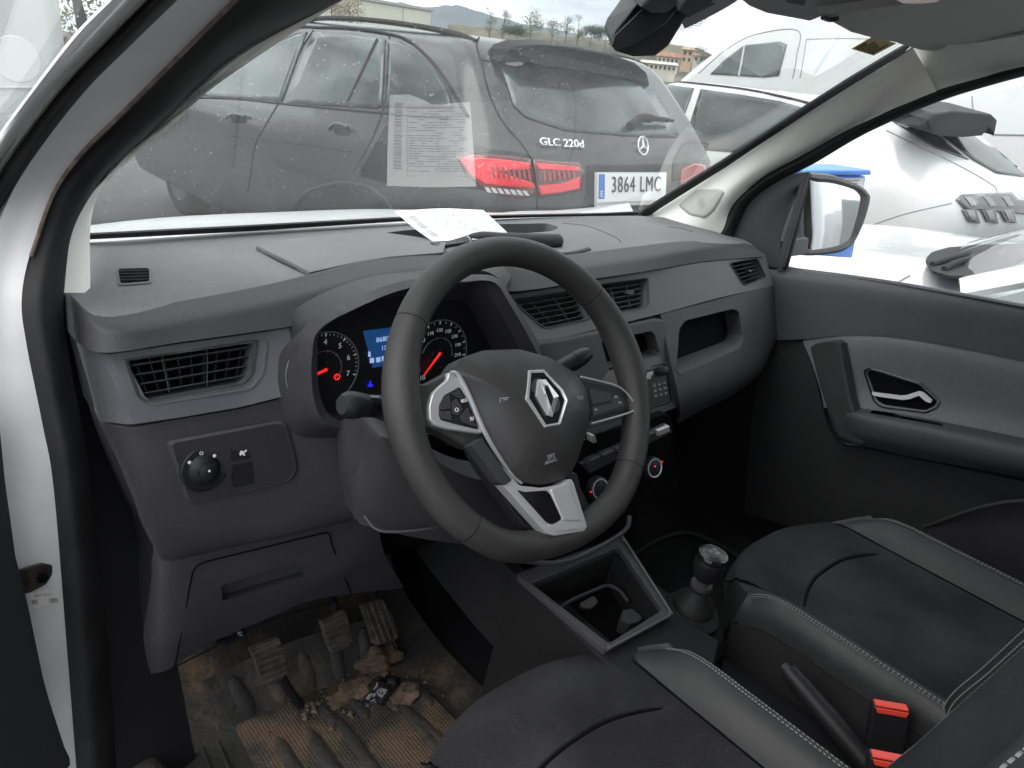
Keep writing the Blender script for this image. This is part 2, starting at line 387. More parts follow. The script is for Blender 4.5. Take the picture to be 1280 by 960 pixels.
# own nose ahead of the glass
hood = sheet('hood', [
    [V((-.70, .80, 1.090)), V((-.35, .83, 1.084)), V((0, .84, 1.076)), V((.35, .83, 1.085)), V((.72, .80, 1.132))],
    [V((-.73, 1.10, 1.04)), V((-.35, 1.12, 1.05)), V((0, 1.13, 1.05)), V((.35, 1.12, 1.055)), V((.73, 1.10, 1.05))],
    [V((-.72, 1.5, .93)), V((-.35, 1.6, .95)), V((0, 1.63, .95)), V((.35, 1.6, .95)), V((.72, 1.5, .93))],
    [V((-.68, 1.66, .62)), V((-.35, 1.78, .62)), V((0, 1.8, .62)), V((.35, 1.78, .62)), V((.68, 1.66, .62))]], M_paint, van, nu=20, nv=16, thick=(0, -.02, -.02))
for s in (-1, 1):
    sheet('front_fender', [[V((s*.72, .62, 1.10)), V((s*.73, 1.1, 1.055)), V((s*.72, 1.5, .925)), V((s*.68, 1.66, .6))],
                           [V((s*.86, .62, .98)), V((s*.87, 1.1, .93)), V((s*.85, 1.4, .85)), V((s*.74, 1.6, .55))],
                           [V((s*.87, .62, .35)), V((s*.88, 1.1, .6)), V((s*.86, 1.4, .35)), V((s*.74, 1.6, .3))]], M_paint, van, thick=(-s*.015, 0, 0))
# underfloor, firewall and foot wells
box('floor_pan', -.80, .80, -1.0, .62, .30, .325, M_black, van)
box('firewall', -.76, .76, .62, .64, .30, 1.06, M_void, van)
# windshield
ws = sheet('windshield', [[G0+V((x, -t*cos(GA), t*sin(GA))) + V((0, -.06*(abs(x)/.8)**2.2*0, 0)) for x in (-.80, -.4, 0, .4, .80)] for t in (-.09, .45, .90)], M_glass, van, nu=9, nv=9)
M_frit = mat('frit_band', (.02, .02, .02), .5)
sheet('glass_surround', [[atG(x, y, .006) for x, y in ((100, 300), (300, 290), (500, 277), (660, 272), (760, 270), (803, 269.5))],
                       [atG(x, y, .006) for x, y in ((100, 294), (300, 283.5), (500, 272.5), (660, 269), (760, 267), (798, 265))]], M_frit, ws, thick=(0, .003, .002), sm=False, nu=30, nv=2)
# right hand side
edge = [(798, 272), (806, 264), (902, 205), (1000, 141), (1060, 103), (1112, 72), (1138, 57)]
edge2 = [(808, 273), (820, 264), (906, 210), (1003, 145.5), (1063, 107.5), (1116, 76), (1145, 58)]
sheet('glass_seal', [[atG(x, y, .004) for x, y in edge], [atG(x, y, .012) for x, y in edge2]], M_rub, ws, nu=40, nv=3, thick=(0, .006, .006), sm=False)
ptop = [(800, 273), (820, 264), (906, 210), (1003, 145.5), (1063, 107.5), (1116, 76), (1140, 58)]
pmid = [(850, 292), (880, 262), (935, 218), (1010, 178), (1075, 138), (1128, 106), (1158, 88)]
pbot = [(895, 302), (905, 284), (916, 256), (952, 223), (1003, 194), (1062, 161), (1119, 135), (1171, 115)]
rp = sheet('pillar_trim', [[atG(x, y, .010) for x, y in ptop], L(pmid, 'X', .665), L(pbot, 'X', .70)], M_trimL, van, nu=40, nv=10, thick=(.012, .01, 0))
tb = bvh(rp)
decal('speaker_cover', tb, dens(rc([(849, 257), (871, 237), (900, 236), (906, 240), (892, 263), (882, 272), (862, 268)], 3), 2), mat('tweeter_cover', (.45, .44, .42), .7), rp, .0015, thick=.003)
c0 = onto(tb, 878, 254, .0045); gx = (onto(tb, 884, 254, .0045)-c0).normalized(); gz = (onto(tb, 878, 248, .0045)-c0).normalized()
gv, gf = [], []
for i in range(-6, 7):
    for j in range(-6, 7):
        if i*i+j*j < 34:
            p = c0+gx*i*.0024+gz*j*.0024; k = len(gv); gv += [p-gx*.0006-gz*.0006, p+gx*.0006-gz*.0006, p+gx*.0006+gz*.0006, p-gx*.0006+gz*.0006]; gf.append((k, k+1, k+2, k+3))
mk('speaker_grille', gv, gf, M_visor, rp, smooth=False)
# cloth header above the door and roof lining
sheet('headliner', [[atX(1134, 54, .625), atX(1152, 82, .665), atX(1159, 105, .695), atX(1166, 117, .705)],
                       [atX(1210, 54, .61), atX(1215, 75, .66), atX(1220, 92, .69), atX(1225, 100, .70)],
                       [atX(1300, 40, .60), atX(1300, 60, .65), atX(1300, 76, .69), atX(1300, 85, .70)],
                       [V((.60, -.5, 1.66)), V((.64, -.5, 1.62)), V((.68, -.5, 1.58)), V((.69, -.5, 1.55))],
                       [V((.60, -.96, 1.68)), V((.64, -.96, 1.62)), V((.68, -.96, 1.58)), V((.69, -.96, 1.55))]], M_head, van, nu=10, nv=24, thick=(.012, 0, .012))
sheet('roof_lining', [[V((x, y, z+.02*(1-(x/.6)**2))) for x in (-.66, -.3, 0, .3, .66)] for y, z in ((.03, 1.640), (-.2, 1.695), (-.5, 1.72), (-.96, 1.72))], M_head, van, nu=12, nv=12, thick=(0, 0, .01))
# window seal round the right door opening
s1 = [(884, 318), (893, 300), (905, 284), (916, 256), (952, 223), (1003, 194), (1062, 161), (1119, 135), (1171, 113), (1225, 96), (1300, 76)]
s2 = [(905, 326), (912, 302), (922, 276), (936, 252), (968, 228), (1014, 205), (1068, 173), (1122, 147), (1176, 125), (1230, 108), (1300, 89)]
s3 = [(925, 330), (930, 305), (938, 280), (955, 256), (984, 234), (1020, 212), (1070, 182), (1124, 155), (1180, 131), (1232, 116), (1300, 97)]
sheet('door_seal', [L(s1, 'X', .702), L([((a[0]+b[0])/2-1, (a[1]+b[1])/2-1) for a, b in zip(s1, s2)], 'X', .690), L(s2, 'X', .705)], M_rub, van, nu=60, nv=7, thick=(.01, 0, 0))
# ---- left pillar and door opening, close to the camera
e1 = [(176, 0, .15), (127, 50, .22), (75, 105, .3), (35, 155, .37), (0, 202, .43), (-30, 255, .46)]
e0 = [(140, 0, .10), (95, 46, .17), (45, 110, .28), (0, 171, .38), (-30, 215, .42), (-60, 270, .45)]
ew = [(158, 0, .10), (112, 48, .17), (60, 107, .28), (15, 160, .36), (-12, 207, .41), (-45, 262, .44)]
e2 = [(185, 0, .16), (136, 50, .23), (84, 105, .31), (42, 158, .38), (2, 215, .44), (-28, 275, .47)]
e3 = [(222, 0, .165), (160, 60, .24), (110, 110, .315), (60, 172, .39), (18, 235, .45), (-10, 290, .48)]
T = []
def ext(lst, d=.9):   # carry the top of a strip beyond the frame
    a, b = lst[0], lst[1]; return [(a[0]+(a[0]-b[0])*d, a[1]+(a[1]-b[1])*d, a[2]-(b[2]-a[2])*d)]+lst
frame = sheet('door_frame', [L(ext([(x, y, Y) for x, y, Y in e0])), L(ext(ew)), L(ext(e1))], M_paint, van, nu=40, nv=8, thick=(.0, .012, .0))
def mid(a, b, dy, t=.5): return [(p[0]*(1-t)+q[0]*t, p[1]*(1-t)+q[1]*t, (p[2]+q[2])/2+dy) for p, q in zip(a, b)]
sheet('outer_lip', [L(ext(e1)), L(ext(mid(e1, e2, -.006))), L(ext(e2))], M_visor, frame, nu=40, nv=5, thick=(0, .01, 0))
sheet('door_seal', [L(ext(e2)), L(ext(mid(e2, e3, -.02, .3))), L(ext(mid(e2, e3, -.02, .7))), L(ext(e3))], M_rub, frame, nu=40, nv=9, thick=(0, .01, 0))
e3b = [(222, 0, .165), (160, 60, .24), (110, 110, .315), (60, 172, .39), (18, 235, .44), (-8, 300, .44), (-25, 380, .40), (-28, 480, .36), (-20, 560, .33), (-5, 650, .31), (10, 780, .28), (40, 980, .25)]
e4 = [(292, 0, .17), (210, 82, .28), (150, 142, .35), (97, 195, .42), (64, 244, .45), (37, 319, .43), (27, 375, .40), (33, 430, .38), (53, 530, .35), (67, 610, .33), (82, 790, .31), (97, 980, .28)]
jam = sheet('door_jamb', [L(ext(e3b)), L(ext(mid(e3b, e4, 0.004))), L(ext(e4))], M_jamb, frame, nu=70, nv=8, thick=(0, .01, 0))
e5 = [(427, 0, .19), (300, 70, .30), (210, 150, .42), (146, 205, .47), (112, 247, .48), (89, 295, .46), (80, 360, .42), (82, 420, .40), (100, 520, .37), (113, 600, .35), (134, 790, .33), (147, 980, .30)]
sheet('door_seal', [L(ext(e4)), L(ext(mid(e4, e5, -.014, .12))), L(ext(mid(e4, e5, -.022, .45))), L(ext(mid(e4, e5, -.012, .8))), L(ext(e5))], M_rub, frame, nu=80, nv=14, thick=(0, .012, 0))
# brown dirt line where the seal grips the flange
M_dirt = mat('dried_mud_line', (.16, .12, .10), .9, var=.6, vscale=60)
tube('dirt_bead', crv(L(ext([(x+1.5, y+1, Y-.004) for x, y, Y in e4[:6]])), 50), .0022, M_dirt, frame, ns=6)
g5 = [(429, 0), (347, 54), (262, 113), (210, 161), (160, 202), (124, 241), (113, 285), (113, 366)]
t5 = [(427, 0, .19), (300, 70, .30), (210, 150, .42), (168, 185, .46), (135, 220, .475), (112, 247, .48), (89, 295, .46), (80, 366, .42)]
gg = [atG(x, y, .004) for x, y in g5[:6]]+[atY(113, 285, .66), atY(113, 366, .46)]
sheet('pillar_trim', [[gg[0]*2-gg[1]]+gg, L(ext(t5))], M_trimL, van, nu=50, nv=4, thick=(0, .01, .003))
sheet('kick_trim', [[atY(70, 365, .45), atY(74, 440, .44), atY(88, 530, .43), atY(100, 620, .41), atY(118, 800, .39), atY(128, 980, .36)],
                      [atY(100, 366, .48), atY(110, 440, .48), atY(140, 530, .47), atY(165, 620, .45), atY(215, 800, .42), atY(250, 980, .38)]], M_black, van, nu=20, nv=4, thick=(0, .01, 0))
# ================================================================== DASHBOARD
rear = [(60, 306, .66), (130, 302, .705), (230, 295, .71), (330, 288, .712), (400, 284, .712), (470, 280, .712), (540, 277, .71), (600, 275, .705), (650, 273, .70), (720, 271, .695), (805, 270, .67), (865, 277, .60), (915, 291, .52)]
crease = [(89, 373, .42), (135, 411, .33), (230, 400, .327), (340, 378, .322), (410, 360, .31), (480, 341, .305), (560, 330, .29), (620, 328, .28), (680, 338, .27), (740, 331, .27), (810, 321, .275), (880, 311, .295), (945, 309, .34)]
lipb = [(96, 428, .40), (132, 441, .32), (230, 427, .31), (330, 413, .30), (385, 403, .29), (450, 378, .27), (545, 352, .26), (622, 364, .24), (680, 360, .24), (740, 349, .245), (808, 339, .25), (880, 327, .28), (958, 320, .33)]
def blend(a, b, t, dz=0):
    return [atY(p[0], p[1], p[2]).lerp(atY(q[0], q[1], q[2]), t)+V((0, 0, dz)) for p, q in zip(a, b)]
pad_rows = [blend(rear, crease, 0), blend(rear, crease, .33, .0), blend(rear, crease, .7, 0.001), blend(rear, crease, .97, .0)]
dash = sheet('dashboard', pad_rows, M_pad, van, nu=72, nv=26, thick=(0, .03, -.06))
pb = bvh(dash)
sheet('dash_lip', [blend(rear, crease, .955, .0016), blend(rear, crease, 1, -.0015), blend(crease, lipb, .5), blend(crease, lipb, 1)], M_lip, dash, nu=72, nv=9, thick=(0, .05, .0))
# slot under the screen for papers (dark recess) and shallow step round it
slot = [onto(pb, x, y, 0) for x, y in rc([(468, 293), (504, 288), (560, 284), (630, 280), (684, 279), (700, 284), (690, 289), (640, 292), (560, 298), (520, 301)], 5)]
cut(dash, slot, (0, 0, -.02), (0, 0, -.045))
pb = bvh(dash)
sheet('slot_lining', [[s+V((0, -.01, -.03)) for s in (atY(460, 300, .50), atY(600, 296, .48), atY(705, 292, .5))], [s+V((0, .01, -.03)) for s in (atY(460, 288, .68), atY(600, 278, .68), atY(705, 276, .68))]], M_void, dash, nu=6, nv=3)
step = [onto(pb, x, y, .0015) for x, y in [(706, 277), (740, 283), (775, 296), (774, 304), (745, 310), (705, 318), (660, 317)]]
tube('dash_step', crv([onto(pb, x, y, -.0005) for x, y in [(702, 279), (735, 283), (768, 296), (776, 303)]], 20), .0016, M_lip, dash, ns=6)
tube('dash_step', crv([onto(pb, x, y, .000) for x, y in [(690, 320), (715, 318), (738, 312)]], 16), [.006]*15+[.002], M_lip, dash, ns=8)
tube('dash_seam', crv([onto(pb, x, y, -.0004) for x, y in [(835, 284), (848, 285), (866, 290)]], 10), .0012, M_void, dash, ns=6)
# small side demister grille
dm = [onto(pb, x, y, .0012) for x, y in [(147, 338), (186, 337), (187, 353), (150, 356)]]
prism('demister_grille', [onto(pb, x, y, .0018) for x, y in rc([(145, 336), (189, 335), (190, 355), (148, 358)], 3)], V((0, .004, -.006)), M_pad, dash, bevel=.0008)
prism('demister_slot', [onto(pb, x, y, .0026) for x, y in rc([(148, 338), (186, 337), (187, 353), (151, 356)], 3)], V((0, .003, -.004)), M_void, dash, bevel=0)
for k in range(4):
    v_ = 341.5+k*3.7; tube('demister_slat', [onto(pb, 149+k*.5, v_+.6, .004), onto(pb, 187, v_-.2, .004)], .0011, M_lip, dash, ns=6)
# raised lid ahead of the instruments
lid = [(319, 312, .545), (358, 304, .57), (410, 298.5, .58), (466, 293.5, .59), (528, 302, .50), (556, 308, .42), (552, 321, .35), (487, 326.5, .345), (440, 334, .345), (386, 346, .345), (352, 328, .44)]
prism('instrument_lid', [(onto(pb, p[0], p[1]) or atY(*p))+V((0, -.004, .008)) for p in lid], V((0, .004, -.008)), M_pad, dash, bevel=.002)
prism('lid_shadow_gap', [(onto(pb, x, y) or atY(x, y, Y))+V((0, .004, .003)) for x, y, Y in [(330, 318, .52), (384, 344, .37), (540, 322, .37), (550, 310, .46), (466, 300, .55), (360, 310, .55)]], V((0, 0, -.02)), M_lip, dash, bevel=.002)  # darker slab standing in for the shadow below the lid edge
0 and prism('lid_scoop', [onto(pb, x, y, .002) for x, y in rc([(318, 345), (335, 322), (345, 334), (356, 350)], 3)], V((0, .002, -.01)), M_lip, dash, bevel=.001)

# ---- trim strip with the vents
st_t = [(97, 426, .415), (131, 444, .335), (230, 429, .32), (330, 415, .31), (392, 405, .295)]
st_b = [(128, 527, .36), (163, 531, .315), (230, 521, .305), (300, 509, .295), (372, 491, .275)]
stripL = sheet('trim_strip', [L(st_t), [a.lerp(b, .5) for a, b in zip(L(st_t), L(st_b))], L(st_b)], M_strip, dash, nu=24, nv=8, thick=(0, .09, 0), sm=False)
sr_t = [(622, 371, .25), (680, 362, .25), (740, 351, .25), (808, 340, .255), (880, 328, .28), (957, 321, .34)]
sr_b = [(660, 428, .20), (705, 421, .20), (760, 408, .205), (826, 392, .215), (900, 372, .245), (967, 357, .315)]
stripR = sheet('trim_strip', [L(sr_t), [a.lerp(b, .5) for a, b in zip(L(sr_t), L(sr_b))], L(sr_b)], M_strip, dash, nu=40, nv=8, thick=(0.005, .09, 0))
def vent(name, host, quad, px_out, nslat, nvane, depth=.035, rad=4, knob=None, frame_px=2.5, vane_t=(.25, .62)):
    t = bvh(host); O = rc(px_out, rad)
    P = [onto(t, x, y, .0) for x, y in O]
    n = (P[len(P)//3]-P[0]).cross(P[2*len(P)//3]-P[0]).normalized()
    if n.dot(CAM-P[0]) > 0: n = -n
    cut(host, P, n*.01, n*depth, top=.94)
    Pb = [p+n*(depth-.002) for p in P]
    back = prism(name, Pb, n*.002, M_void, dash, bevel=0)
    obs = [back]
    c = sum(P, V())/len(P)
    obs.append(ring('f', [c+(p-c)*1.05-n*.0025 for p in P], [c+(p-c)*.985-n*.0018 for p in P], n*.006, M_lip, bevel=.0008))
    Q = [onto(t, x, y, 0)+n*.006 if onto(t, x, y, 0) else None for x, y in quad]
    for k in range(nslat):
        v_ = (k+.5)/nslat; a, b = bilin(Q, .01, v_), bilin(Q, .99, v_); m_ = a.lerp(b, .5)
        up = (Q[0]-Q[3]).normalized()*.0009
        pts = [a-up, b-up, b+up, a+up]
        obs.append(mk('s', pts+[p+n*.017-up*5 for p in pts], [(0, 1, 2, 3), (7, 6, 5, 4), (0, 4, 5, 1), (1, 5, 6, 2), (2, 6, 7, 3), (3, 7, 4, 0)], M_lip, smooth=False, bevel=.0004))
    Q2 = [q+n*.014 for q in Q]
    for k in range(nvane):
        u_ = (k+.5)/nvane; a, b = bilin(Q2, u_, .02), bilin(Q2, u_, .98); s_ = (Q[1]-Q[0]).normalized()*.0008
        pts = [a-s_, a+s_, b+s_, b-s_]
        obs.append(mk('s', pts+[p+n*.012 for p in pts], [(0, 1, 2, 3), (7, 6, 5, 4), (0, 4, 5, 1), (1, 5, 6, 2), (2, 6, 7, 3), (3, 7, 4, 0)], M_black, smooth=False))
    for u_ in vane_t:
        a, b = bilin(Q, u_, .03), bilin(Q, u_, .97); obs.append(tube('t', [a, b], .0009, M_lip, ns=5))
    if knob:
        p = bilin(Q, *knob)-n*.001; u_ = (Q[1]-Q[0]).normalized()
        obs.append(mk('k', [p+u_*(cos(a)*.011)+(Q[0]-Q[3]).normalized()*(sin(a)*.0035)-n*z for z in (0, .006) for a in [i*pi/8 for i in range(16)]], [tuple(range(16)), tuple(range(16, 32))]+[(i, (i+1) % 16, 16+(i+1) % 16, 16+i) for i in range(16)], M_low))
    return join(obs, name, dash)
# recessed surround of the driver's vent, then the vent itself
tS = bvh(stripL)
sur = [onto(tS, x, y, .0015) for x, y in rc([(150, 450), (330, 424), (336, 428), (331, 468), (316, 487), (190, 507), (176, 500)], 5)]
ring('vent_surround', sur, inset(sur, .93), V((0, .003, 0)), M_strip, dash, bevel=.0008)
vent('air_vent', stripL, [(161, 452), (317, 428), (306, 476), (180, 499)], [(159, 450), (319, 426), (313, 468), (302, 480), (183, 501), (174, 494)], 4, 9, rad=5)
vent('air_vent', stripR, [(643, 377), (722, 364), (734, 396), (680, 407)], [(640, 375), (724, 362), (736, 398), (681, 410), (672, 404)], 5, 6, rad=3)
vent('air_vent', stripR, [(750, 358), (806, 350), (806, 380), (764, 389)], [(748, 356), (809, 348), (810, 379), (804, 384), (762, 391)], 5, 5, rad=3, knob=(.62, .42))
vent('air_vent', stripR, [(915, 330), (944, 325), (953, 346), (930, 354)], [(912, 329), (946, 323), (957, 347), (931, 357), (927, 353)], 5, 4, rad=3, knob=(.55, .5), vane_t=(.5,))
# ---- lower dash, driver's side
lt = [(128, 530, .365), (164, 534, .32), (230, 523, .31), (300, 511, .30), (374, 493, .28)]
lm = [(158, 600, .365), (185, 610, .325), (250, 600, .31), (335, 584, .295), (432, 552, .262)]
lb = [(186, 668, .37), (207, 694, .34), (270, 680, .32), (350, 664, .30), (446, 640, .26)]
lb2 = [(192, 684, .385), (210, 704, .37), (270, 690, .35), (350, 672, .33), (446, 648, .29)]
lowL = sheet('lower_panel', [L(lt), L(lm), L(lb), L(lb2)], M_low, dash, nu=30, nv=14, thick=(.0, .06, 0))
tl = bvh(lowL)
sw_o = rc([(207, 551), (352, 524), (360, 530), (374, 583), (366, 600), (243, 631), (232, 626)], 8)
ring('switch_bezel', [onto(tl, x, y, .002) for x, y in sw_o], inset([onto(tl, x, y, .0045) for x, y in sw_o], .93), V((0, .003, 0)), M_low, dash, bevel=.001)
sp = prism('switch_plate', inset([onto(tl, x, y, .0035) for x, y in sw_o], .935), V((0, .010, 0)), mat('switch_plate_plastic', (.024, .023, .026), .55, bump=GR), dash, bevel=.0006)
cK = onto(tl, 254, 584, .0035); nK = V((.05, -1, .12)).normalized()
lathe('mirror_dial', cK, nK, [(.0001, .0), (.031, .0), (.031, .003), (.0285, .0045), (.0275, .003), (.021, .0035), (.0195, .006), (.012, .010), (.0115, .017), (.0075, .019), (.0001, .0192)], M_black, dash, ns=36)
for k in range(12):
    a = k*pi/6; ex = nK.orthogonal().normalized(); ey = nK.cross(ex)
    p = cK+nK*.0125+(ex*cos(a)+ey*sin(a))*.0128; tube('dial_ridge', [p-nK*.004, p+nK*.0045], .0009, M_black, dash, ns=5) if k % 2 == 0 else None
for px, py in ((235, 574), (266, 566)):
    lathe('dial_dot', onto(tl, px, py, .009), nK, [(.0001, 0), (.0024, 0), (.0001, .0005)], M_white, dash, ns=10)
lathe('dial_dot', onto(tl, 257, 578, .023), nK, [(.0001, 0), (.0017, 0), (.0001, .0005)], M_white, dash, ns=10)
text('dial_mark', 'O', onto(tl, 250, 563, .0088), V((1, 0, 0)), V((0, .1, 1)), .0065, M_white, dash)
for q in ([(283, 547), (311, 542), (314, 571), (287, 576)], [(288, 578), (315, 573), (318, 602), (290, 608)]):
    Pq = [onto(tl, x, y, .0062) for x, y in rc(q, 2)]
    prism('switch_button', inset(Pq, .95), V((0, .004, 0)), M_black, dash, bevel=.0008)
    prism('button_gap', inset([p+V((0, .0016, 0)) for p in Pq], 1.04), V((0, .001, 0)), M_void, dash, bevel=0)
ic = [(298, 563), (300, 560), (303, 561.5), (306, 559), (307.5, 560), (303.5, 563.5), (305, 566), (303, 566.5), (301, 564.5), (299.5, 566.5), (298, 566)]
prism('switch_icon', [onto(tl, x, y, .0072) for x, y in ic], V((0, .0004, 0)), M_white, dash, bevel=0)
# knee panel with its pull-down flap
kt = [(196, 676, .385), (210, 696, .345), (290, 678, .325), (380, 656, .305), (450, 638, .28), (470, 634, .275)]
km = [(186, 760, .40), (212, 775, .36), (300, 750, .34), (390, 724, .33), (452, 700, .32), (480, 690, .32)]
kb = [(170, 842, .42), (208, 838, .385), (258, 806, .37), (330, 775, .36), (400, 748, .36), (505, 735, .36)]
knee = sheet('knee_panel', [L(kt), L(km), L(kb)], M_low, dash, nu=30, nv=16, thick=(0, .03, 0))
tk = bvh(knee)
fl = rc([(241, 710), (252, 702), (412, 663), (413, 676), (440, 745), (360, 768), (330, 778), (218, 834)], [8, 8, 9, 3, 6, 3, 3, 3])
flp = [onto(tk, x, y, .0025, lambda a, b: atY(a, b, .35)) for x, y in fl]
gap = tube('flap_gap', [p for p in flp]+[flp[0]], .0012, M_void, dash, ns=5)
hd = rc([(277, 730), (368, 701), (384, 718), (278, 750)], 2)
hp = [onto(tk, x, y, 0) for x, y in hd]
cut(knee, hp, (0, .012, 0), (0, .018, -.006))
prism('flap_pull', [p+V((0, .012, 0)) for p in hp], V((0, .004, 0)), M_low, dash, bevel=.001)
# black side of the dash beside the door
sheet('dash_side', [[atY(100, 430, .43), atY(97, 426, .42)], [atY(126, 528, .40), atY(131, 530, .368)], [atY(160, 620, .42), atY(166, 618, .368)], [atY(178, 668, .42), atY(190, 684, .388)], [atY(160, 760, .44), atY(187, 760, .402)], [atY(140, 842, .46), atY(172, 842, .42)]], M_black, dash, nu=4, nv=20, thick=(-.004, .03, 0))
# underside wiring seen below the flap
for a, b, c in (((262, 797), (280, 790), (300, 786)), ((268, 803), (290, 799), (306, 790))):
    tube('wiring', crv([atY(*a, .40), atY(*b, .41), atY(*c, .42)], 10), .005, M_black, dash, ns=8)
for x, y in ((266, 796), (300, 793)): prism('wire_tag', [atY(x+i, y+j, .395) for i, j in ((-3, -2), (3, -3), (3, 2), (-2, 2))], V((0, .003, 0)), M_dim, dash, bevel=0)

# ---- instrument cluster
bez_o = [(386, 404), (372, 440), (371, 480), (378, 512), (396, 532), (430, 538), (500, 545), (600, 540), (690, 525), (714, 512), (694, 468), (664, 412), (640, 372), (622, 348), (600, 343), (555, 346), (500, 352), (440, 374)]
bez_i = [(402, 412), (397, 440), (398, 480), (404, 506), (416, 522), (440, 528), (500, 534), (600, 528), (672, 512), (682, 500), (662, 460), (636, 410), (614, 372), (606, 357), (590, 352), (555, 356), (505, 363), (450, 383)]
Bo = [atY(x, y, .235 if x < 450 else .215 if x < 560 else .19) for x, y in bez_o]
Bi = [atY(x, y, .225 if x < 450 else .205 if x < 560 else .18) for x, y in bez_i]
FY = .285
Bb = [atY(x, y, .225 if x < 450 else .205 if x < 560 else .18)+V((-.0 if x < 500 else .0, FY-.2, -.004)) for x, y in bez_i]
n_ = 96
O_, I_, B_ = crv(Bo, n_, True), crv(Bi, n_, True), crv(Bb, n_, True)
Ob = [p+V((0, .07, -.055)) for p in O_]
M1_ = [a.lerp(b, .5)+V((0, -.012, 0)) for a, b in zip(O_, I_)]
loops = [Ob, O_, M1_, I_, B_]; vs = []; fs = []
for lp in loops: vs += lp
for k in range(len(loops)-1):
    for i in range(n_): j = (i+1) % n_; fs.append((k*n_+i, k*n_+j, (k+1)*n_+j, (k+1)*n_+i))
fs.append(tuple(range(4*n_, 5*n_)))
hoodo = mk('instrument_cluster', vs, fs, M_low, van)
cl = hoodo
def F(px, py, off=0): return atY(px, py, .262-off)
M_face = mat('gauge_face', (.012, .012, .014), .35)
prism('gauge_panel', inset([atY(x, y, .263) for x, y in bez_i], 1.12), V((0, .004, 0)), M_face, cl, bevel=0)
M_red = mat('needle_red', (.8, .02, .02), .4, emit=(1, .02, .02), estr=.45)
M_blue = mat('display_blue', (.01, .05, .15), .3, emit=(.008, .04, .13), estr=.45)
M_disp = mat('display_text', (.5, .6, .8), .4, emit=(.35, .5, .9), estr=.3)
M_blit = mat('blue_lamp', (.02, .02, .5), .4, emit=(.01, .01, .9), estr=1)
M_gprint = mat('gauge_print', (.42, .42, .43), .5, emit=(1, 1, 1), estr=.05)
M_gdim = mat('gauge_ring', (.16, .17, .19), .4)
def arc(cx, cy, rx, ry, a0, a1, n=40, rot=0):
    o = []
    for i in range(n):
        a = radians(a0+(a1-a0)*i/(n-1)); x, y = rx*cos(a), -ry*sin(a); r_ = radians(rot); o.append((cx+x*cos(r_)-y*sin(r_), cy+x*sin(r_)+y*cos(r_)))
    return o
GX, GZ = V((1, 0, 0)), V((0, 0, 1))
def gauge(c, R, labels, a0, a1, minor, small):
    """c centre point on the face; angles in degrees, math sense, in the XZ face plane"""
    parts = []
    def pt(a, r, off=.001): a = radians(a); return c+GX*(cos(a)*r)+GZ*(sin(a)*r)+V((0, -off, 0))
    parts.append(tube('r', [pt(a, R*1.04) for a in range(-60, 241, 6)], .0009, M_gdim, ns=5))
    nl = len(labels)
    v_, f_ = [], []
    def tick(a, r0, r1, w0, w1):
        p, q = pt(a, r0), pt(a, r1); s = V((-sin(radians(a)), 0, cos(radians(a)))); k = len(v_)
        v_.extend([p-s*w0, p+s*w0, q+s*w1, q-s*w1]); f_.append((k, k+1, k+2, k+3))
    for i in range((nl-1)*minor+1):
        a = a0+(a1-a0)*i/((nl-1)*minor)
        if i % minor == 0: tick(a, R*.90, R*1.0, .0002, .0017)
        else: tick(a, R*.94, R*.99, .0005, .0005)
    parts.append(mk('t', v_, f_, M_gprint, smooth=False))
    parts.append(tube('r2', [pt(a0+(a1-a0)*(.35+.65*i/30), R*.52) for i in range(31)], .0006, M_gdim, ns=5))
    for i in range(6):
        a = a0+(a1-a0)*(.35+.65*i/5); parts.append(tube('t2', [pt(a, R*.48), pt(a, R*.56)], .0006, M_gdim, ns=4))
    for i, s in enumerate(labels):
        if s: parts.append(text('n', s, pt(a0+(a1-a0)*i/(nl-1), R*(.76 if len(s) < 3 else .74)), GX, GZ, .0105 if len(s) < 3 else .0076, M_gprint))
    return join(parts, 'gauge_dial', cl)
gc1 = F(404, 462, .001); gc2 = F(546, 444, .001)
R1 = (F(459, 470)-F(404, 462)).length*1.0
gauge(gc1, .050, ['0', '1', '2', '3', '4', '5', '6', '7'], 225, -18, 5, .5)
gauge(gc2, .052, ['', '10', '30', '50', '70', '90', '110', '130', '150', '170', '190', '210'], 256, -8, 2, .5)
def needle(c, a, r0, r1):
    a = radians(a); d = GX*cos(a)+GZ*sin(a); s = GX*-sin(a)+GZ*cos(a); o = V((0, -.004, 0))
    p = [c+d*r0+s*.0022+o, c+d*r0-s*.0022+o, c+d*r1-s*.0006+o, c+d*r1+s*.0006+o]; return prism('gauge_needle', p, V((0, .001, 0)), M_red, cl, bevel=0)
needle(gc2, 228, -.006, .036); needle(gc1, 196, -.004, .034)
for c in (gc1, gc2): lathe('needle_hub', c, V((0, -1, 0)), [(.0001, 0), (.011, 0), (.010, .003), (.0001, .0035)], M_face, cl, ns=20)
dq = [F(454, 414, .001), F(512, 406.5, .001), F(512, 450.5, .001), F(466, 460, .001)]
prism('trip_display', dq, V((0, .001, 0)), M_blue, cl, bevel=0)
text('display_reading', '86804', F(480, 424, .0022), F(500, 424)-F(480, 427), GZ, .0098, M_disp, cl)
text('display_reading', '17930', F(485, 434.5, .0022), F(500, 424)-F(480, 427), GZ, .0088, M_disp, cl)
for i, (x, y) in enumerate(((465, 451), (473, 450), (480, 448.5), (487, 447), (494, 446))):
    prism('display_bar', [F(x+a, y+b, .0022) for a, b in ((-2.6, -3), (2.6, -3.6), (2.6, 2.4), (-2.6, 3))], V((0, .0004, 0)), M_disp, cl, bevel=0)
prism('display_figure', [F(462+a, 443+b, .0022) for a, b in ((-1.5, -3.5), (1, -3.5), (1.6, 3), (-1.6, 3))], V((0, .0004, 0)), M_disp, cl, bevel=0)
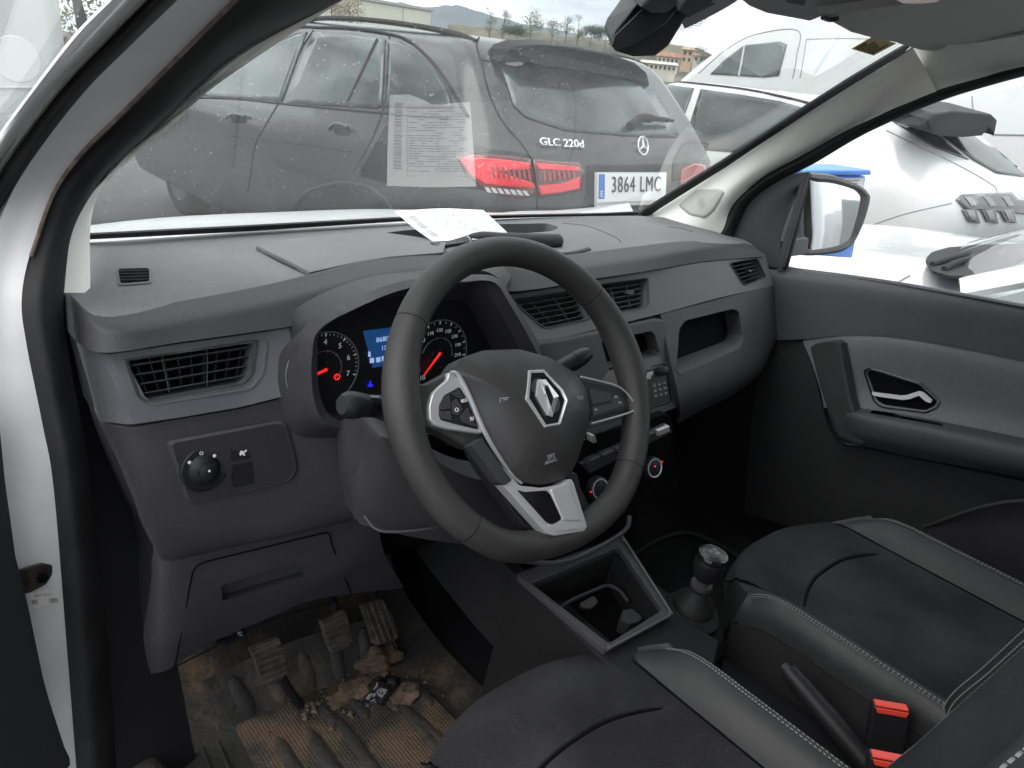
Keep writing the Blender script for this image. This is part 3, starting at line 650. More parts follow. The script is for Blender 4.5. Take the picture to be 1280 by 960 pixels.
bq = F(421.5, 471, .0015)
tube('warning_lamp', [bq+GX*(cos(a)*.0042)+GZ*(sin(a)*.0038) for a in [i*pi/8 for i in range(16)]], .0007, M_red, cl, closed=True, ns=5)
text('warning_lamp', '(!)', bq, GX, GZ, .0095, M_red, cl)
prism('coolant_lamp', [F(463+a, 480+b, .0015) for a, b in ((-.8, -3.5), (.8, -3.5), (.8, 0), (3, 1), (3, 3), (-3, 3.4), (-3, 1.4), (-.8, .6))], V((0, .0004, 0)), M_blit, cl, bevel=0)
text('warning_lamp', 'P', F(403, 466, .0015), GX, GZ, .008, M_red, cl)
# raised back of the pod seen through the wheel
sheet('cluster_cowl', [[atY(560, 348, .215), atY(595, 338, .20), atY(618, 344, .19), atY(632, 360, .20)], [atY(556, 330, .30), atY(598, 326, .29), atY(624, 330, .28), atY(640, 342, .27)]], M_lip, cl, nu=12, nv=5, thick=(0, .01, -.02))

# ---- centre stack
sto = rc([(668, 430), (704, 425), (822, 399), (833, 402), (849, 500), (846, 510), (800, 529), (700, 555), (690, 540)], [3, 3, 6, 4, 8, 4, 4, 4, 4])
CY = lambda y: .205-.085*(y-400)/150
cs = prism('centre_stack', [atY(x, y, CY(y)) for x, y in sto], V((.0, .10, 0.01)), M_low, van, bevel=.003)
tc_ = bvh(cs)
pk = [onto(tc_, x, y, 0) for x, y in rc([(752, 428), (814, 414.5), (818, 418), (826, 444), (822, 448), (762, 465)], 3)]
cut(cs, pk, (0, .02, 0), (0.0, .055, .004)); tc_ = bvh(cs)
prism('storage_shade', [p+V((0, .030, .003)) for p in pk], V((0, .003, 0)), M_void, cs, bevel=0)  # black sheet short of the pocket's end stands in for its shade
pk2 = [atY(x, y, CY(y)) for x, y in rc([(722, 470), (775, 457), (779, 462), (727, 476)], 1.5)]
prism('slot_dark', [p+V((0, -.001, 0)) for p in pk2], V((0, .002, 0)), M_void, cs, bevel=0)
def CSp(x, y, off=0): return atY(x, y, CY(y))+V((0, -off, off*.3))
rq = rc([(742, 481), (826, 457), (829, 459), (836, 498), (833, 501), (752, 528)], 2)
radio = prism('radio', [CSp(x, y, .002) for x, y in rq], V((0, .004, 0)), M_black, cs, bevel=.0008)
ring('radio_gap', [CSp(x, y, .0012) for x, y in rc([(739, 479), (828, 454), (832, 457), (839, 500), (836, 504), (749, 531)], 3)], inset([CSp(x, y, .0012) for x, y in rc([(739, 479), (828, 454), (832, 457), (839, 500), (836, 504), (749, 531)], 3)], .97), V((0, .001, 0)), M_void, cs, bevel=0)
nS = V((-.05, -1, .5)).normalized()
lathe('radio_knob', CSp(824, 464, .003), nS, [(.0001, 0), (.0085, 0), (.008, .012), (.006, .0135), (.0001, .014)], M_black, cs, ns=20)
for x, y, w_ in ((807, 472, 5), (811, 467.5, 3.5)):
    prism('radio_button', [CSp(x+a*w_, y+b*2.2-a*1.1, .0035) for a, b in ((-1, -1), (1, -1), (1, 1), (-1, 1))], V((0, .002, 0)), M_dim, cs, bevel=.0003)
for r_ in range(3):
    for c_ in range(3):
        x, y = 816+c_*6.2+r_*.9, 482-c_*1.8+r_*6.4
        prism('radio_button', [CSp(x+a*2.6, y+b*2.4-a*.7, .0036) for a, b in ((-1, -1), (1, -1), (1, 1), (-1, 1))], V((0, .002, 0)), M_low, cs, bevel=.0004)
        prism('button_mark', [CSp(x+a*1.4, y+b*.6-a*.4, .0041) for a, b in ((-1, -1), (1, -1), (1, 1), (-1, 1))], V((0, .0002, 0)), M_dim, cs, bevel=0)
prism('radio_display', [CSp(x, y, .0034) for x, y in ((756, 489), (798, 477), (804, 499), (762, 512))], V((0, .001, 0)), M_gloss, cs, bevel=0)
# switch rows and heater knobs below
hp_ = prism('heater_panel', [atY(x, y, .125) for x, y in rc([(705, 553), (836, 516), (842, 530), (838, 575), (800, 625), (740, 650), (705, 640)], 6)], V((0, .09, 0)), M_void, cs, bevel=.004)
for i in range(6):
    x, y = 744+i*17.2, 577-i*7.6
    q = [atY(x+a*7.2, y+b*3.4-a*3.1, .112) for a, b in ((-1, -1), (1, -1), (1, 1), (-1, 1))]
    prism('rocker_switch', q, V((0, .016, .0)), M_low if i != 5 else M_chrome, cs, bevel=.0008)
prism('switch_shelf', [atY(x, y, .118) for x, y in ((726, 580), (832, 531), (842, 540), (738, 592))], V((0, .02, -.0)), M_low, cs, bevel=.002)
prism('vent_dial', [atY(x, y, .112) for x, y in rc([(740, 545), (744, 544), (746, 553), (741, 554)], 1)], V((0, .02, 0)), M_dim, cs, bevel=.001)
lathe('hazard_dot', atY(730, 549, .112), V((0, -1, 0)), [(.0001, 0), (.0022, 0), (.0001, .001)], M_white, cs, ns=8)
nH = V((-.12, -1, .35)).normalized()
M_lamp = mat('red_lamp', (.8, .01, .04), .3, emit=(1, .01, .06), estr=2.5)
for (x, y, Y_, hot) in ((750, 611, .095, 0), (818, 585, .10, 1)):
    c_ = atY(x, y, Y_)
    k_ = lathe('heater_knob', c_-nH*.012, nH, [(.0001, 0), (.020, 0), (.019, .012), (.017, .0135)], M_black, cs, ns=32)
    lathe('knob_ring', c_-nH*.0, nH, [(.0150, 0), (.0168, 0), (.0166, .0022), (.0150, .0022), (.0135, .0005), (.0135, .0004)], M_chrome, cs, ns=32)
    ex = V((1, 0, 0))-nH*nH.x; ex.normalize(); ey = nH.cross(ex)
    lathe('knob_face', c_, nH, [(.0001, -.002), (.0136, -.002), (.0134, .0012), (.0001, .0015)], M_gloss if hot else M_black, cs, ns=24)
    if hot: lathe('knob_lamp', c_+ex*.0005-ey*.003*(-1)+nH*.001, nH, [(.0001, 0), (.0024, 0), (.0001, .0008)], M_lamp, cs, ns=12)
    else:
        for k in range(6):
            a = k*pi/3; lathe('knob_pictogram', c_+(ex*cos(a)+ey*sin(a))*.0085+nH*.0012, nH, [(.0001, 0), (.0022, 0), (.0001, .0003)], M_dim, cs, ns=8)
    tube('knob_pointer', [c_+(ex if hot else -ex)*.0172+ey*(.006 if hot else 0), c_+(ex if hot else -ex)*.0205+ey*(.007 if hot else 0)], .0012, M_red, cs, ns=6)
# ---- passenger side lower dash with open tray
rt = [(826, 393, .215), (862, 384, .225), (905, 372, .25), (940, 364, .28), (969, 356, .32)]
rm = [(838, 450, .17), (870, 440, .18), (910, 428, .205), (945, 412, .245), (972, 396, .30)]
rb = [(850, 508, .14), (880, 494, .15), (915, 477, .18), (948, 456, .225), (971, 425, .28)]
rb2 = [(846, 530, .20), (880, 512, .22), (915, 494, .25), (948, 470, .28), (968, 440, .31)]
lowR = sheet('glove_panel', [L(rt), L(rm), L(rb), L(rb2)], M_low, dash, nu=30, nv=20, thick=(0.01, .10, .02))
tr_ = bvh(lowR)
gl_ = rc([(849, 411), (856, 401), (916, 386), (924, 390), (929, 424), (924, 436), (850, 466), (845, 460)], 5)
gp = [onto(tr_, x, y, 0) for x, y in gl_]
cut(lowR, gp, (0, .02, 0), (.0, .085, .005), top=.97)
prism('tray_shade', [p+V((0, .038, .003)) for p in gp], V((0, .003, 0)), M_void, dash, bevel=0)  # black sheet partway in, paints the tray's inner shade
ring('tray_lip', [onto(bvh(lowR), x, y, .001, lambda a, b: atY(a, b, .2)) for x, y in rc([(846, 409), (853, 398), (918, 382.5), (927, 388), (933, 424), (927, 439), (849, 470), (842, 461)], 5)], [p+V((0, -.001, 0)) for p in gp], V((0, .006, 0)), M_low, dash, bevel=.0012)
# dark under-dash volume so nothing shows through
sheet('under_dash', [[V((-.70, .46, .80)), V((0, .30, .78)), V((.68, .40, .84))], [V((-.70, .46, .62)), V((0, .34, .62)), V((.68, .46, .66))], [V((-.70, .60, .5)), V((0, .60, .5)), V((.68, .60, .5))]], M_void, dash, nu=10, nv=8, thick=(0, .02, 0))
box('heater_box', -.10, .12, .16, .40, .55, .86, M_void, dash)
# ================================================================== STEERING WHEEL
WA = radians(30); WC = V((-.36, 0, 1.08)); WN = V((0, -cos(WA), sin(WA))); WU = V((1, 0, 0)); WV = V((0, sin(WA), cos(WA)))
def Wp(px, py, h=0): return atP(px, py, WC+WN*h, WN)
wheel_pts = []
for i in range(120):
    a = 2*pi*i/120; x, y = cos(a)*.174, sin(a)*.174
    if y < -.150: y = -.150-(abs(y)-.150)*.72
    wheel_pts.append(WC+WU*x+WV*y)
rad = []
for i in range(120):
    a = 2*pi*i/120; r = .0174
    for g in (radians(8), radians(172)): r += .002*max(0, 1-abs(((a-g+pi) % (2*pi))-pi)/.5)
    rad.append(r)
wh = tube('steering_wheel', wheel_pts, rad, M_leath, van, closed=True, ns=24, flat=1.08, up=WN)
for a in (38, 142, 222, 318):
    a = radians(a); p = WC+WU*cos(a)*.174+WV*sin(a)*.174; t = (-WU*sin(a)+WV*cos(a)); rr_ = .0171
    e = (WU*cos(a)+WV*sin(a)); tube('rim_seam', [p+e*(cos(b)*rr_)+WN*(sin(b)*rr_*1.08) for b in [k*pi/16 for k in range(32)]], .0006, M_void, wh, closed=True, ns=5)
def dome(name, px, h0, h1, m, parent, nr=9, power=2.2, skirt=.02, cen=None):
    P = [Wp(x, y, 0) for x, y in px]; c = sum(P, V())/len(P) if cen is None else cen; n = len(P); vs = []; fs = []
    for k in range(nr+1):
        t = 1-k/(nr+1); h = h0+(h1-h0)*(1-t**power)
        vs += [c+(p-c)*t+WN*h for p in P]
    vs.append(c+WN*h1)
    for k in range(nr):
        for i in range(n): j = (i+1) % n; fs.append((k*n+i, k*n+j, (k+1)*n+j, (k+1)*n+i))
    for i in range(n): fs.append((nr*n+i, nr*n+(i+1) % n, (nr+1)*n))
    b = len(vs); vs += [c+(p-c)*.97+WN*(h0-skirt) for p in P]
    for i in range(n): j = (i+1) % n; fs.append((b+i, b+j, j, i))
    fs.append(tuple(range(b, b+n)))
    return mk(name, vs, fs, m, parent)
def wpr(name, px, h, th, m, bevel=.0008, r=2, parent=None, **k):
    """flat part on the wheel: parallax-free pixel outline taken at height h"""
    return prism(name, [Wp(x, y, h) for x, y in rc(px, r)], -WN*th, m, parent or wh, bevel=bevel, **k)
M_cover = mat('airbag_plastic', (.038, .037, .038), .42, bump=('noise', 1100, .25, .0005, 2), var=.12, vscale=7)
cover = [(566, 462), (577, 447), (604, 438), (649, 436.5), (688, 447), (719, 466), (733, 486), (738, 513), (733, 541), (722, 575), (713, 593), (703, 601), (677, 606), (655, 603), (638, 590), (621, 564), (604, 532), (590, 499), (577, 477)]
def hub_off(px, h):
    """pixel outline traced at height h, re-expressed as the point of the wheel plane below it"""
    return px
P_ = [Wp(x, y, .010) for x, y in rc(cover, 5, 3)]
cc = sum(P_, V())/len(P_); vs = []; fs = []; n = len(P_); nr = 10
for k in range(nr+1):
    t = 1-k/(nr+1)
    vs += [cc+(p-cc)*t+WN*(.026*(1-t**2.4)) for p in P_]
vs.append(cc+WN*.026)
for k in range(nr):
    for i in range(n): j = (i+1) % n; fs.append((k*n+i, k*n+j, (k+1)*n+j, (k+1)*n+i))
for i in range(n): fs.append((nr*n+i, nr*n+(i+1) % n, (nr+1)*n))
b = len(vs); vs += [cc+(p-cc)*.98-WN*.03 for p in P_]
for i in range(n): j = (i+1) % n; fs.append((b+i, b+j, j, i))
fs.append(tuple(range(b, b+n)))
ab = mk('airbag_cover', vs, fs, M_cover, wh)
tab = bvh(ab)
def AB(x, y, off=.0): return onto(tab, x, y, off, lambda a, b_: Wp(a, b_, .03))
# badge: black hexagon, chrome rim, chrome open diamond
hexo = [(660, 464), (679, 463.5), (702, 488), (708, 501), (699, 531), (680, 534.5), (656, 499)]
hexi = [(663, 467.5), (679, 467), (699, 489), (704.5, 501), (696.5, 528.5), (681, 531), (660, 498)]
ring('badge_rim', [AB(x, y, .0025) for x, y in hexo], [AB(x, y, .0025) for x, y in hexi], -WN*.004, M_chr2, wh, bevel=.0008)
prism('badge_field', [AB(x, y, .0012) for x, y in hexi], -WN*.004, M_gloss, wh, bevel=0)
do = [(671, 476), (680, 475.5), (696.5, 496), (688.5, 521.5), (682.5, 519.5), (668.5, 495)]
di = [(678.2, 484), (681, 484), (688, 499), (685.6, 509.5), (683.6, 508.5), (677.6, 495)]
ring('badge_diamond', [AB(x, y, .003) for x, y in do], [AB(x, y, .0055) for x, y in di], -WN*.003, M_chr2, wh, bevel=.0005, smooth=False)
tube('badge_diamond', [AB(x, y, .0062) for x, y in ((672, 477), (677.5, 493), (683.5, 510), (686, 519))], .0006, M_chr2, wh, ns=5)
prism('badge_slit', [AB(x, y, .0066) for x, y in ((679, 486), (681, 486), (686.5, 499), (684.6, 507.5), (683.4, 507), (678.6, 495))], -WN*.0006, M_gloss, wh, bevel=0)
# moulded marks
def amark(pl, r=.0006): tube('moulded_mark', [AB(x, y, .0002) for x, y in pl], r, M_dim, wh, ns=5)
amark([(625, 503), (625, 498), (636, 497)]); amark([(629, 500), (634, 499)])
amark([(721, 497), (729, 495)]); amark([(723, 499), (729, 498)]); amark([(727, 499), (727, 495)])
av = (AB(690, 560)-AB(690, 580)).normalized()
text('moulded_mark', 'SRS', AB(688.5, 570.5, .0006), WU, av, .0078, M_dim, wh); text('moulded_mark', 'AIRBAG', AB(688.5, 576.5, .0006), WU, av, .0052, M_dim, wh)
# spokes (leather/plastic arms)
wpr('spoke', [(520, 478), (534, 480), (556, 468), (580, 455), (610, 540), (606, 560), (585, 560), (560, 545), (540, 536), (520, 530)], .004, .022, M_leath, .005, 6)
wpr('spoke', [(716, 462), (745, 476), (778, 484), (796, 478), (812, 500), (806, 520), (790, 520), (742, 534), (728, 538)], .002, .022, M_leath, .005, 6)
wpr('spoke', [(585, 552), (606, 540), (700, 590), (722, 590), (740, 668), (724, 676), (690, 678), (655, 660), (622, 612), (600, 582)], -.002, .018, M_black, .003, 5)
wpr('hub_back', [(575, 470), (600, 445), (690, 450), (735, 500), (715, 590), (650, 600), (600, 540)], -.004, .05, M_black, .006, 20)
# left silver bezel
wpr('spoke_trim', [(561, 465.5), (567, 465), (577, 476), (589, 500), (604, 536), (603, 542), (598, 542), (560, 537), (543, 532), (537, 524), (536.5, 508), (541, 491), (550, 482), (559, 475)], .0095, .010, M_chrome, .0022, 3)
wpr('button_pad', [(575, 483.5), (569, 487), (556, 494), (549.5, 507), (549.5, 519), (552, 525), (575, 531), (598.5, 536.5), (597, 530), (586, 503)], .0112, .006, M_black, .0014, 2.5)
for q in ([(557, 496), (562, 492.5), (563.5, 511), (550.8, 512), (551, 508)], [(550.8, 514), (563.5, 513), (565, 526), (554, 524), (551, 519)], [(565, 503), (571, 498), (579, 511), (574, 520), (566, 517)], [(564, 492), (574, 486), (580, 500), (571, 496)], [(575, 521), (584, 509), (596, 534), (578, 528)]):
    wpr('wheel_button', q, .0126, .003, M_low, .0008, 1.5)
tW = WN.cross(WU)
text('button_mark', 'RES', Wp(580, 501, .0135), WU, WV, .0050, M_white, wh); text('button_mark', 'O', Wp(571, 512.5, .0135), WU, WV, .0062, M_white, wh); text('button_mark', 'R/', Wp(590, 523.5, .0135), WU, WV, .0058, M_white, wh)
# swooping chrome edge and the V below
tube('chrome_edge', crv([Wp(x, y, h) for x, y, h in ((563, 465, .011), (571, 467, .012), (580, 481, .0125), (590, 503, .0125), (604, 536, .012), (620, 565, .011), (640, 594, .010), (652, 604, .0095))], 50), [.0016+.0012*sin(pi*i/49) for i in range(50)], M_chrome, wh, ns=8)
wpr('spoke_trim', [(591, 556), (603, 548), (612, 561), (624, 578), (642, 599), (650, 607), (678, 610), (700, 606), (713, 598), (717, 602), (734.5, 658), (731, 664), (694, 670), (684, 667.5), (660, 641), (628, 605)], .019, .016, M_chrome, .003, 2.5)
wpr('spoke_arm', [(589, 556), (603, 547), (613, 562), (633, 590), (641, 600), (632, 607), (624, 603)], .0205, .016, M_lip, .0022, 2.5)
prism('spoke_window', [Wp(x, y, .0196) for x, y in rc([(646, 612), (655, 615), (683, 613), (688, 618), (702, 648), (699, 651), (690, 656), (683, 653)], 3)], -WN*.002, M_gloss, wh, bevel=0)
wpr('spoke_facet', [(689, 612), (711, 604), (726, 650), (705, 650)], .0212, .004, M_chrome, .0012, 2)
wpr('spoke_facet', [(686, 657), (703, 653), (727, 654), (727, 660), (695, 664)], .0212, .004, M_chrome, .0012, 1.5)
# right pad
wpr('button_pad', [(731, 480), (745, 482), (770, 489), (778, 496), (785, 507), (782, 512), (738, 524), (739, 510)], .0085, .008, M_black, .0014, 3)
wpr('wheel_button', [(737, 486), (763, 491), (766, 500), (741, 506)], .0098, .003, M_low, .0008, 2); wpr('wheel_button', [(768, 493), (774, 495), (781, 507), (742, 520), (741, 509), (764, 504)], .0098, .003, M_low, .0008, 2)
for x, y in ((770, 496), (775, 503), (745, 512)):
    wpr('button_mark', [(x-1.8, y-1), (x+1.8, y-1.4), (x+1.8, y+1), (x-1.8, y+1.4)], .0105, .0004, M_dim, 0, .3)
tube('chrome_edge', crv([Wp(x, y, .0095) for x, y in ((726, 471), (748, 476), (772, 483), (786, 494), (794.5, 509), (791, 514), (770, 521), (739, 529.5))], 60), .0013, M_chrome, wh, ns=7)
# stalks
s0, s1 = atP(500, 508, WC-WN*.06, WN), atP(427, 506, WC-WN*.045, WN)
pts = lin([s0, s1], 14); stk = tube('light_stalk', pts, [.008, .009, .0105, .0115, .012, .012, .012, .0125, .0125, .0135, .0145, .0148, .0140, .010], M_black, van, ns=18)
tube('stalk_band', lin([pts[8], pts[6]], 4), .0129, M_gloss, stk, ns=18)
sd_ = (pts[-1]-pts[0]).normalized(); nn = (CAM-pts[7]).normalized(); ud = nn.cross(sd_).normalized()*-1
if ud.z < 0: ud = -ud
text('stalk_mark', '=D', pts[7]+nn*.0131+ud*-.002, V(-sd_), ud, .007, M_white, stk); text('stalk_mark', 'x', pts[7]+nn*.0131+ud*.006, V(-sd_), ud, .006, M_white, stk)
s0, s1 = atP(700, 462, WC-WN*.07, WN), atP(736, 441, WC-WN*.06, WN)
pts = lin([s0+(s0-s1)*1.2, s0, s1], 14); stk = tube('wiper_stalk', pts, [.009, .009, .010, .010, .0105, .011, .0115, .012, .0122, .0122, .0122, .012, .0112, .008], M_black, van, ns=18)
tube('stalk_seam', lin([pts[10], pts[10].lerp(pts[11], .1)], 2), .0124, M_void, stk, ns=18)
# column shroud
sheet('column_shroud', [[atY(440, 552, .20), atY(470, 545, .10), atY(520, 560, .07), atY(600, 600, .06), atY(720, 600, .10)],
                        [atY(442, 610, .20), atY(480, 610, .12), atY(560, 640, .09), atY(650, 650, .08), atY(740, 640, .10)],
                        [atY(450, 655, .20), atY(500, 668, .16), atY(580, 680, .13), atY(680, 680, .12), atY(740, 660, .14)]], M_low, van, nu=24, nv=12, thick=(0, .04, .01))
sheet('column_side', [[atY(428, 532, .25), atY(452, 530, .24), atY(500, 545, .18)], [atY(436, 590, .255), atY(455, 575, .24), atY(500, 575, .18)], [atY(444, 650, .26), atY(462, 640, .24), atY(520, 660, .2)]], M_low, van, nu=10, nv=10, thick=(0, .05, 0))
tube('shroud_edge', crv([atY(x, y, Y_) for x, y, Y_ in ((455, 645, .18), (478, 664, .15), (540, 660, .12), (575, 648, .12))], 20), .0022, M_low, van, ns=6)
tube('shroud_lower_lip', crv([atY(x, y, Y_) for x, y, Y_ in ((640, 700, .06), (700, 703, .055), (750, 683, .06), (782, 662, .07), (787, 645, .08))], 24), .004, M_low, van, ns=8)
lathe('ignition_barrel', atY(514, 660, .16), V((-.1, -1, .3)), [(.0001, 0), (.004, 0), (.004, .002), (.0001, .002)], M_dim, van, ns=10)

# ================================================================== CENTRE CONSOLE, GEAR LEVER
zc = lambda x, y: None
CP0, CPn = V((-.16, .0, .685)), V((0, -.16, 1)).normalized()
def CO(x, y, d=0): return atP(x, y, CP0-CPn*d, CPn)
co = [(646, 716), (775, 670), (839, 765), (838, 775), (762, 812), (754, 811)]
ci = [(664, 729), (771, 683), (776, 684), (828, 760), (826, 765), (764, 803), (757, 803)]
M_cons = mat('console_black', (.010, .010, .011), .7, spec=.25, bump=GR)
cons = prism('centre_console', [CO(x, y, .012) for x, y in [(640, 715), (775, 668), (845, 765), (900, 800), (880, 900), (760, 830)]], -CPn*.30, M_cons, van, bevel=.006)
# hollow bin
P1 = [CO(x, y, .0) for x, y in rc([(664, 729), (773, 684), (828, 762), (761, 804)], 4)]
cut(cons, P1, -CPn*0+CPn*-.03*-1*-1, -CPn*.085, top=.9)
ring('console_rim', [CO(x, y, 0) for x, y in rc([(645, 717), (775, 671), (840, 766), (757, 813)], 5)], P1, -CPn*.012, M_low, cons, bevel=.002)
tube('console_rim_edge', crv([CO(x, y, -.002) for x, y in rc([(779, 672), (838, 764), (836, 770), (760, 811)], 4)], 60), .0022, M_dim if False else M_strip, cons, ns=8)
floorP = [p-CPn*.075 for p in P1]
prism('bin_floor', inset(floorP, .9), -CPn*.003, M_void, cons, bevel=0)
tube('cup_ring', crv([CO(x, y, .04) for x, y in ((692, 765), (715, 750), (745, 737), (760, 732), (774, 738), (785, 752))], 30), .003, M_low, cons, ns=8)
prism('cup_tab', [CO(x, y, .035) for x, y in rc([(724, 754), (742, 744), (748, 752), (740, 760), (728, 759)], 3)], -CPn*.006, M_low, cons, bevel=.001)
prism('bin_socket', [CO(x, y, .04) for x, y in rc([(778, 762), (790, 760), (803, 770), (803, 775), (788, 780), (776, 774)], 3)], -CPn*.03, M_lip, cons, bevel=.002)
# tunnel and side cover, driver's side
sheet('console_side', [[atX(x, y, -.165) for x, y in ((640, 716), (700, 762), (756, 812), (800, 850))], [atX(x, y, -.17) for x, y in ((560, 640), (640, 740), (720, 830), (770, 880))], [atX(x, y, -.20) for x, y in ((520, 690), (600, 790), (660, 850), (730, 930))]], M_cons, cons, nu=12, nv=8, thick=(.02, 0, 0))
# gaiter and knob
gb = atX(850, 800, 0.0); gk = atX(888, 703, .0)
gt_ = gk-V((0, 0, .055)); rings_ = [(.074, -.19), (.074, -.165), (.070, -.15), (.060, -.143), (.060, -.130), (.048, -.120), (.047, -.106), (.034, -.095), (.032, -.082), (.020, -.070), (.016, -.055)]
lever = thing('x', 'x', 'x') if False else None
axg = (gk-gb).normalized()
g_ = lathe('gear_lever', gk, axg, rings_, mat('gaiter_leather', (.013, .013, .014), .6, spec=.3, bump=('noise', 45, .35, .004, 2)), van, ns=24)
lathe('lever_collar', gk-axg*.052, axg, [(.0001, 0), (.0165, 0), (.018, .004), (.0165, .009), (.011, .011), (.010, .03), (.0001, .03)], M_chrome if False else M_low, g_, ns=24)
lathe('gear_knob', gk-axg*.034, axg, [(.0001, 0), (.012, 0), (.018, .005), (.0225, .018), (.0245, .032), (.0245, .040), (.0235, .042)], M_black, g_, ns=32)
lathe('knob_ring', gk+axg*.008, axg, [(.0235, 0), (.0248, .001), (.0245, .006), (.0225, .0095), (.020, .010)], M_gloss, g_, ns=32)
kc = lathe('knob_cap', gk+axg*.0165, axg, [(.0001, -.004), (.0215, -.002), (.0190, .002), (.011, .0045), (.0001, .0050)], mat('knob_cap', (.02, .02, .022), .3), g_, ns=32)
kx = (WU-axg*axg.x).normalized(); ky = axg.cross(kx)
text('shift_pattern', 'R135', gk+axg*.0217+ky*.0035, kx, ky, .0075, M_dim, g_, ext=.0001); text('shift_pattern', '246', gk+axg*.0217-ky*.0045, kx, ky, .0075, M_dim, g_, ext=.0001)
prism('shift_plate', [gk+axg*.0207+kx*a*.0125+ky*b_*.009 for a, b_ in ((-1, -1), (1, -1), (1, 1), (-1, 1))], axg*.0004, M_low, g_, bevel=.0002)
tube('lever_cable', crv([atX(x, y, .03) for x, y in ((893, 780), (886, 800), (890, 825))], 12), .0022, M_gloss, g_, ns=6)
# handbrake
h0, h1 = atX(985, 838, -.0), atX(1075, 945, -.0)
hb = tube('handbrake', lin([h1+(h1-h0)*.6, h1, h0], 12), [.018]*4+[.0165]*4+[.0155, .015, .0145, .013], M_black, van, ns=18)
hd_ = (h0-h1).normalized(); lathe('brake_button', h0, hd_, [(.0001, 0), (.0065, 0), (.006, .010), (.0001, .011)], M_lip, hb, ns=16)
box('tunnel', -.14, .14, -.96, .12, .33, .555, M_black, van, bevel=.03)
# ================================================================== SEATS
M_fab = mat('black_seat_fabric', (.027, .027, .029), 1.0, spec=.15, bump=[('noise', 1100, .7, .0014, 3), ('noise', 12, .3, .006, 3)], var=.5, vscale=7, grain=500)
M_fab2 = mat('seat_side_cloth', (.012, .012, .013), .95, bump=('noise', 1200, .4, .001, 3))
M_sl = mat('seat_leather', (.019, .0195, .021), .56, bump=[('voronoi', 420, .35, .0008), ('noise', 16, .35, .006, 3)], var=.2, vscale=11)
M_stitch = mat('grey_thread', (.20, .20, .20), .8)
M_buck = mat('buckle_red', (.75, .06, .04), .35)
def zc_(u, y):   # cushion height, u = offset from seat centre
    a = abs(u); z = .655+.012*max(0, (y+.12)/.12) if y > -.12 else .655-.01*max(0, (-.12-y)/.3)
    g = max(0, min(1, (-.02-y)/.16)); g = g*g*(3-2*g)
    if a > .165: t = min(1, (a-.165)/.042); z += g*.040*sin(t*pi/2)
    elif a > .10: z -= .006*((a-.1)/.065)
    if y > -.05: z -= .9*((y+.05)**2)/.07
    return z
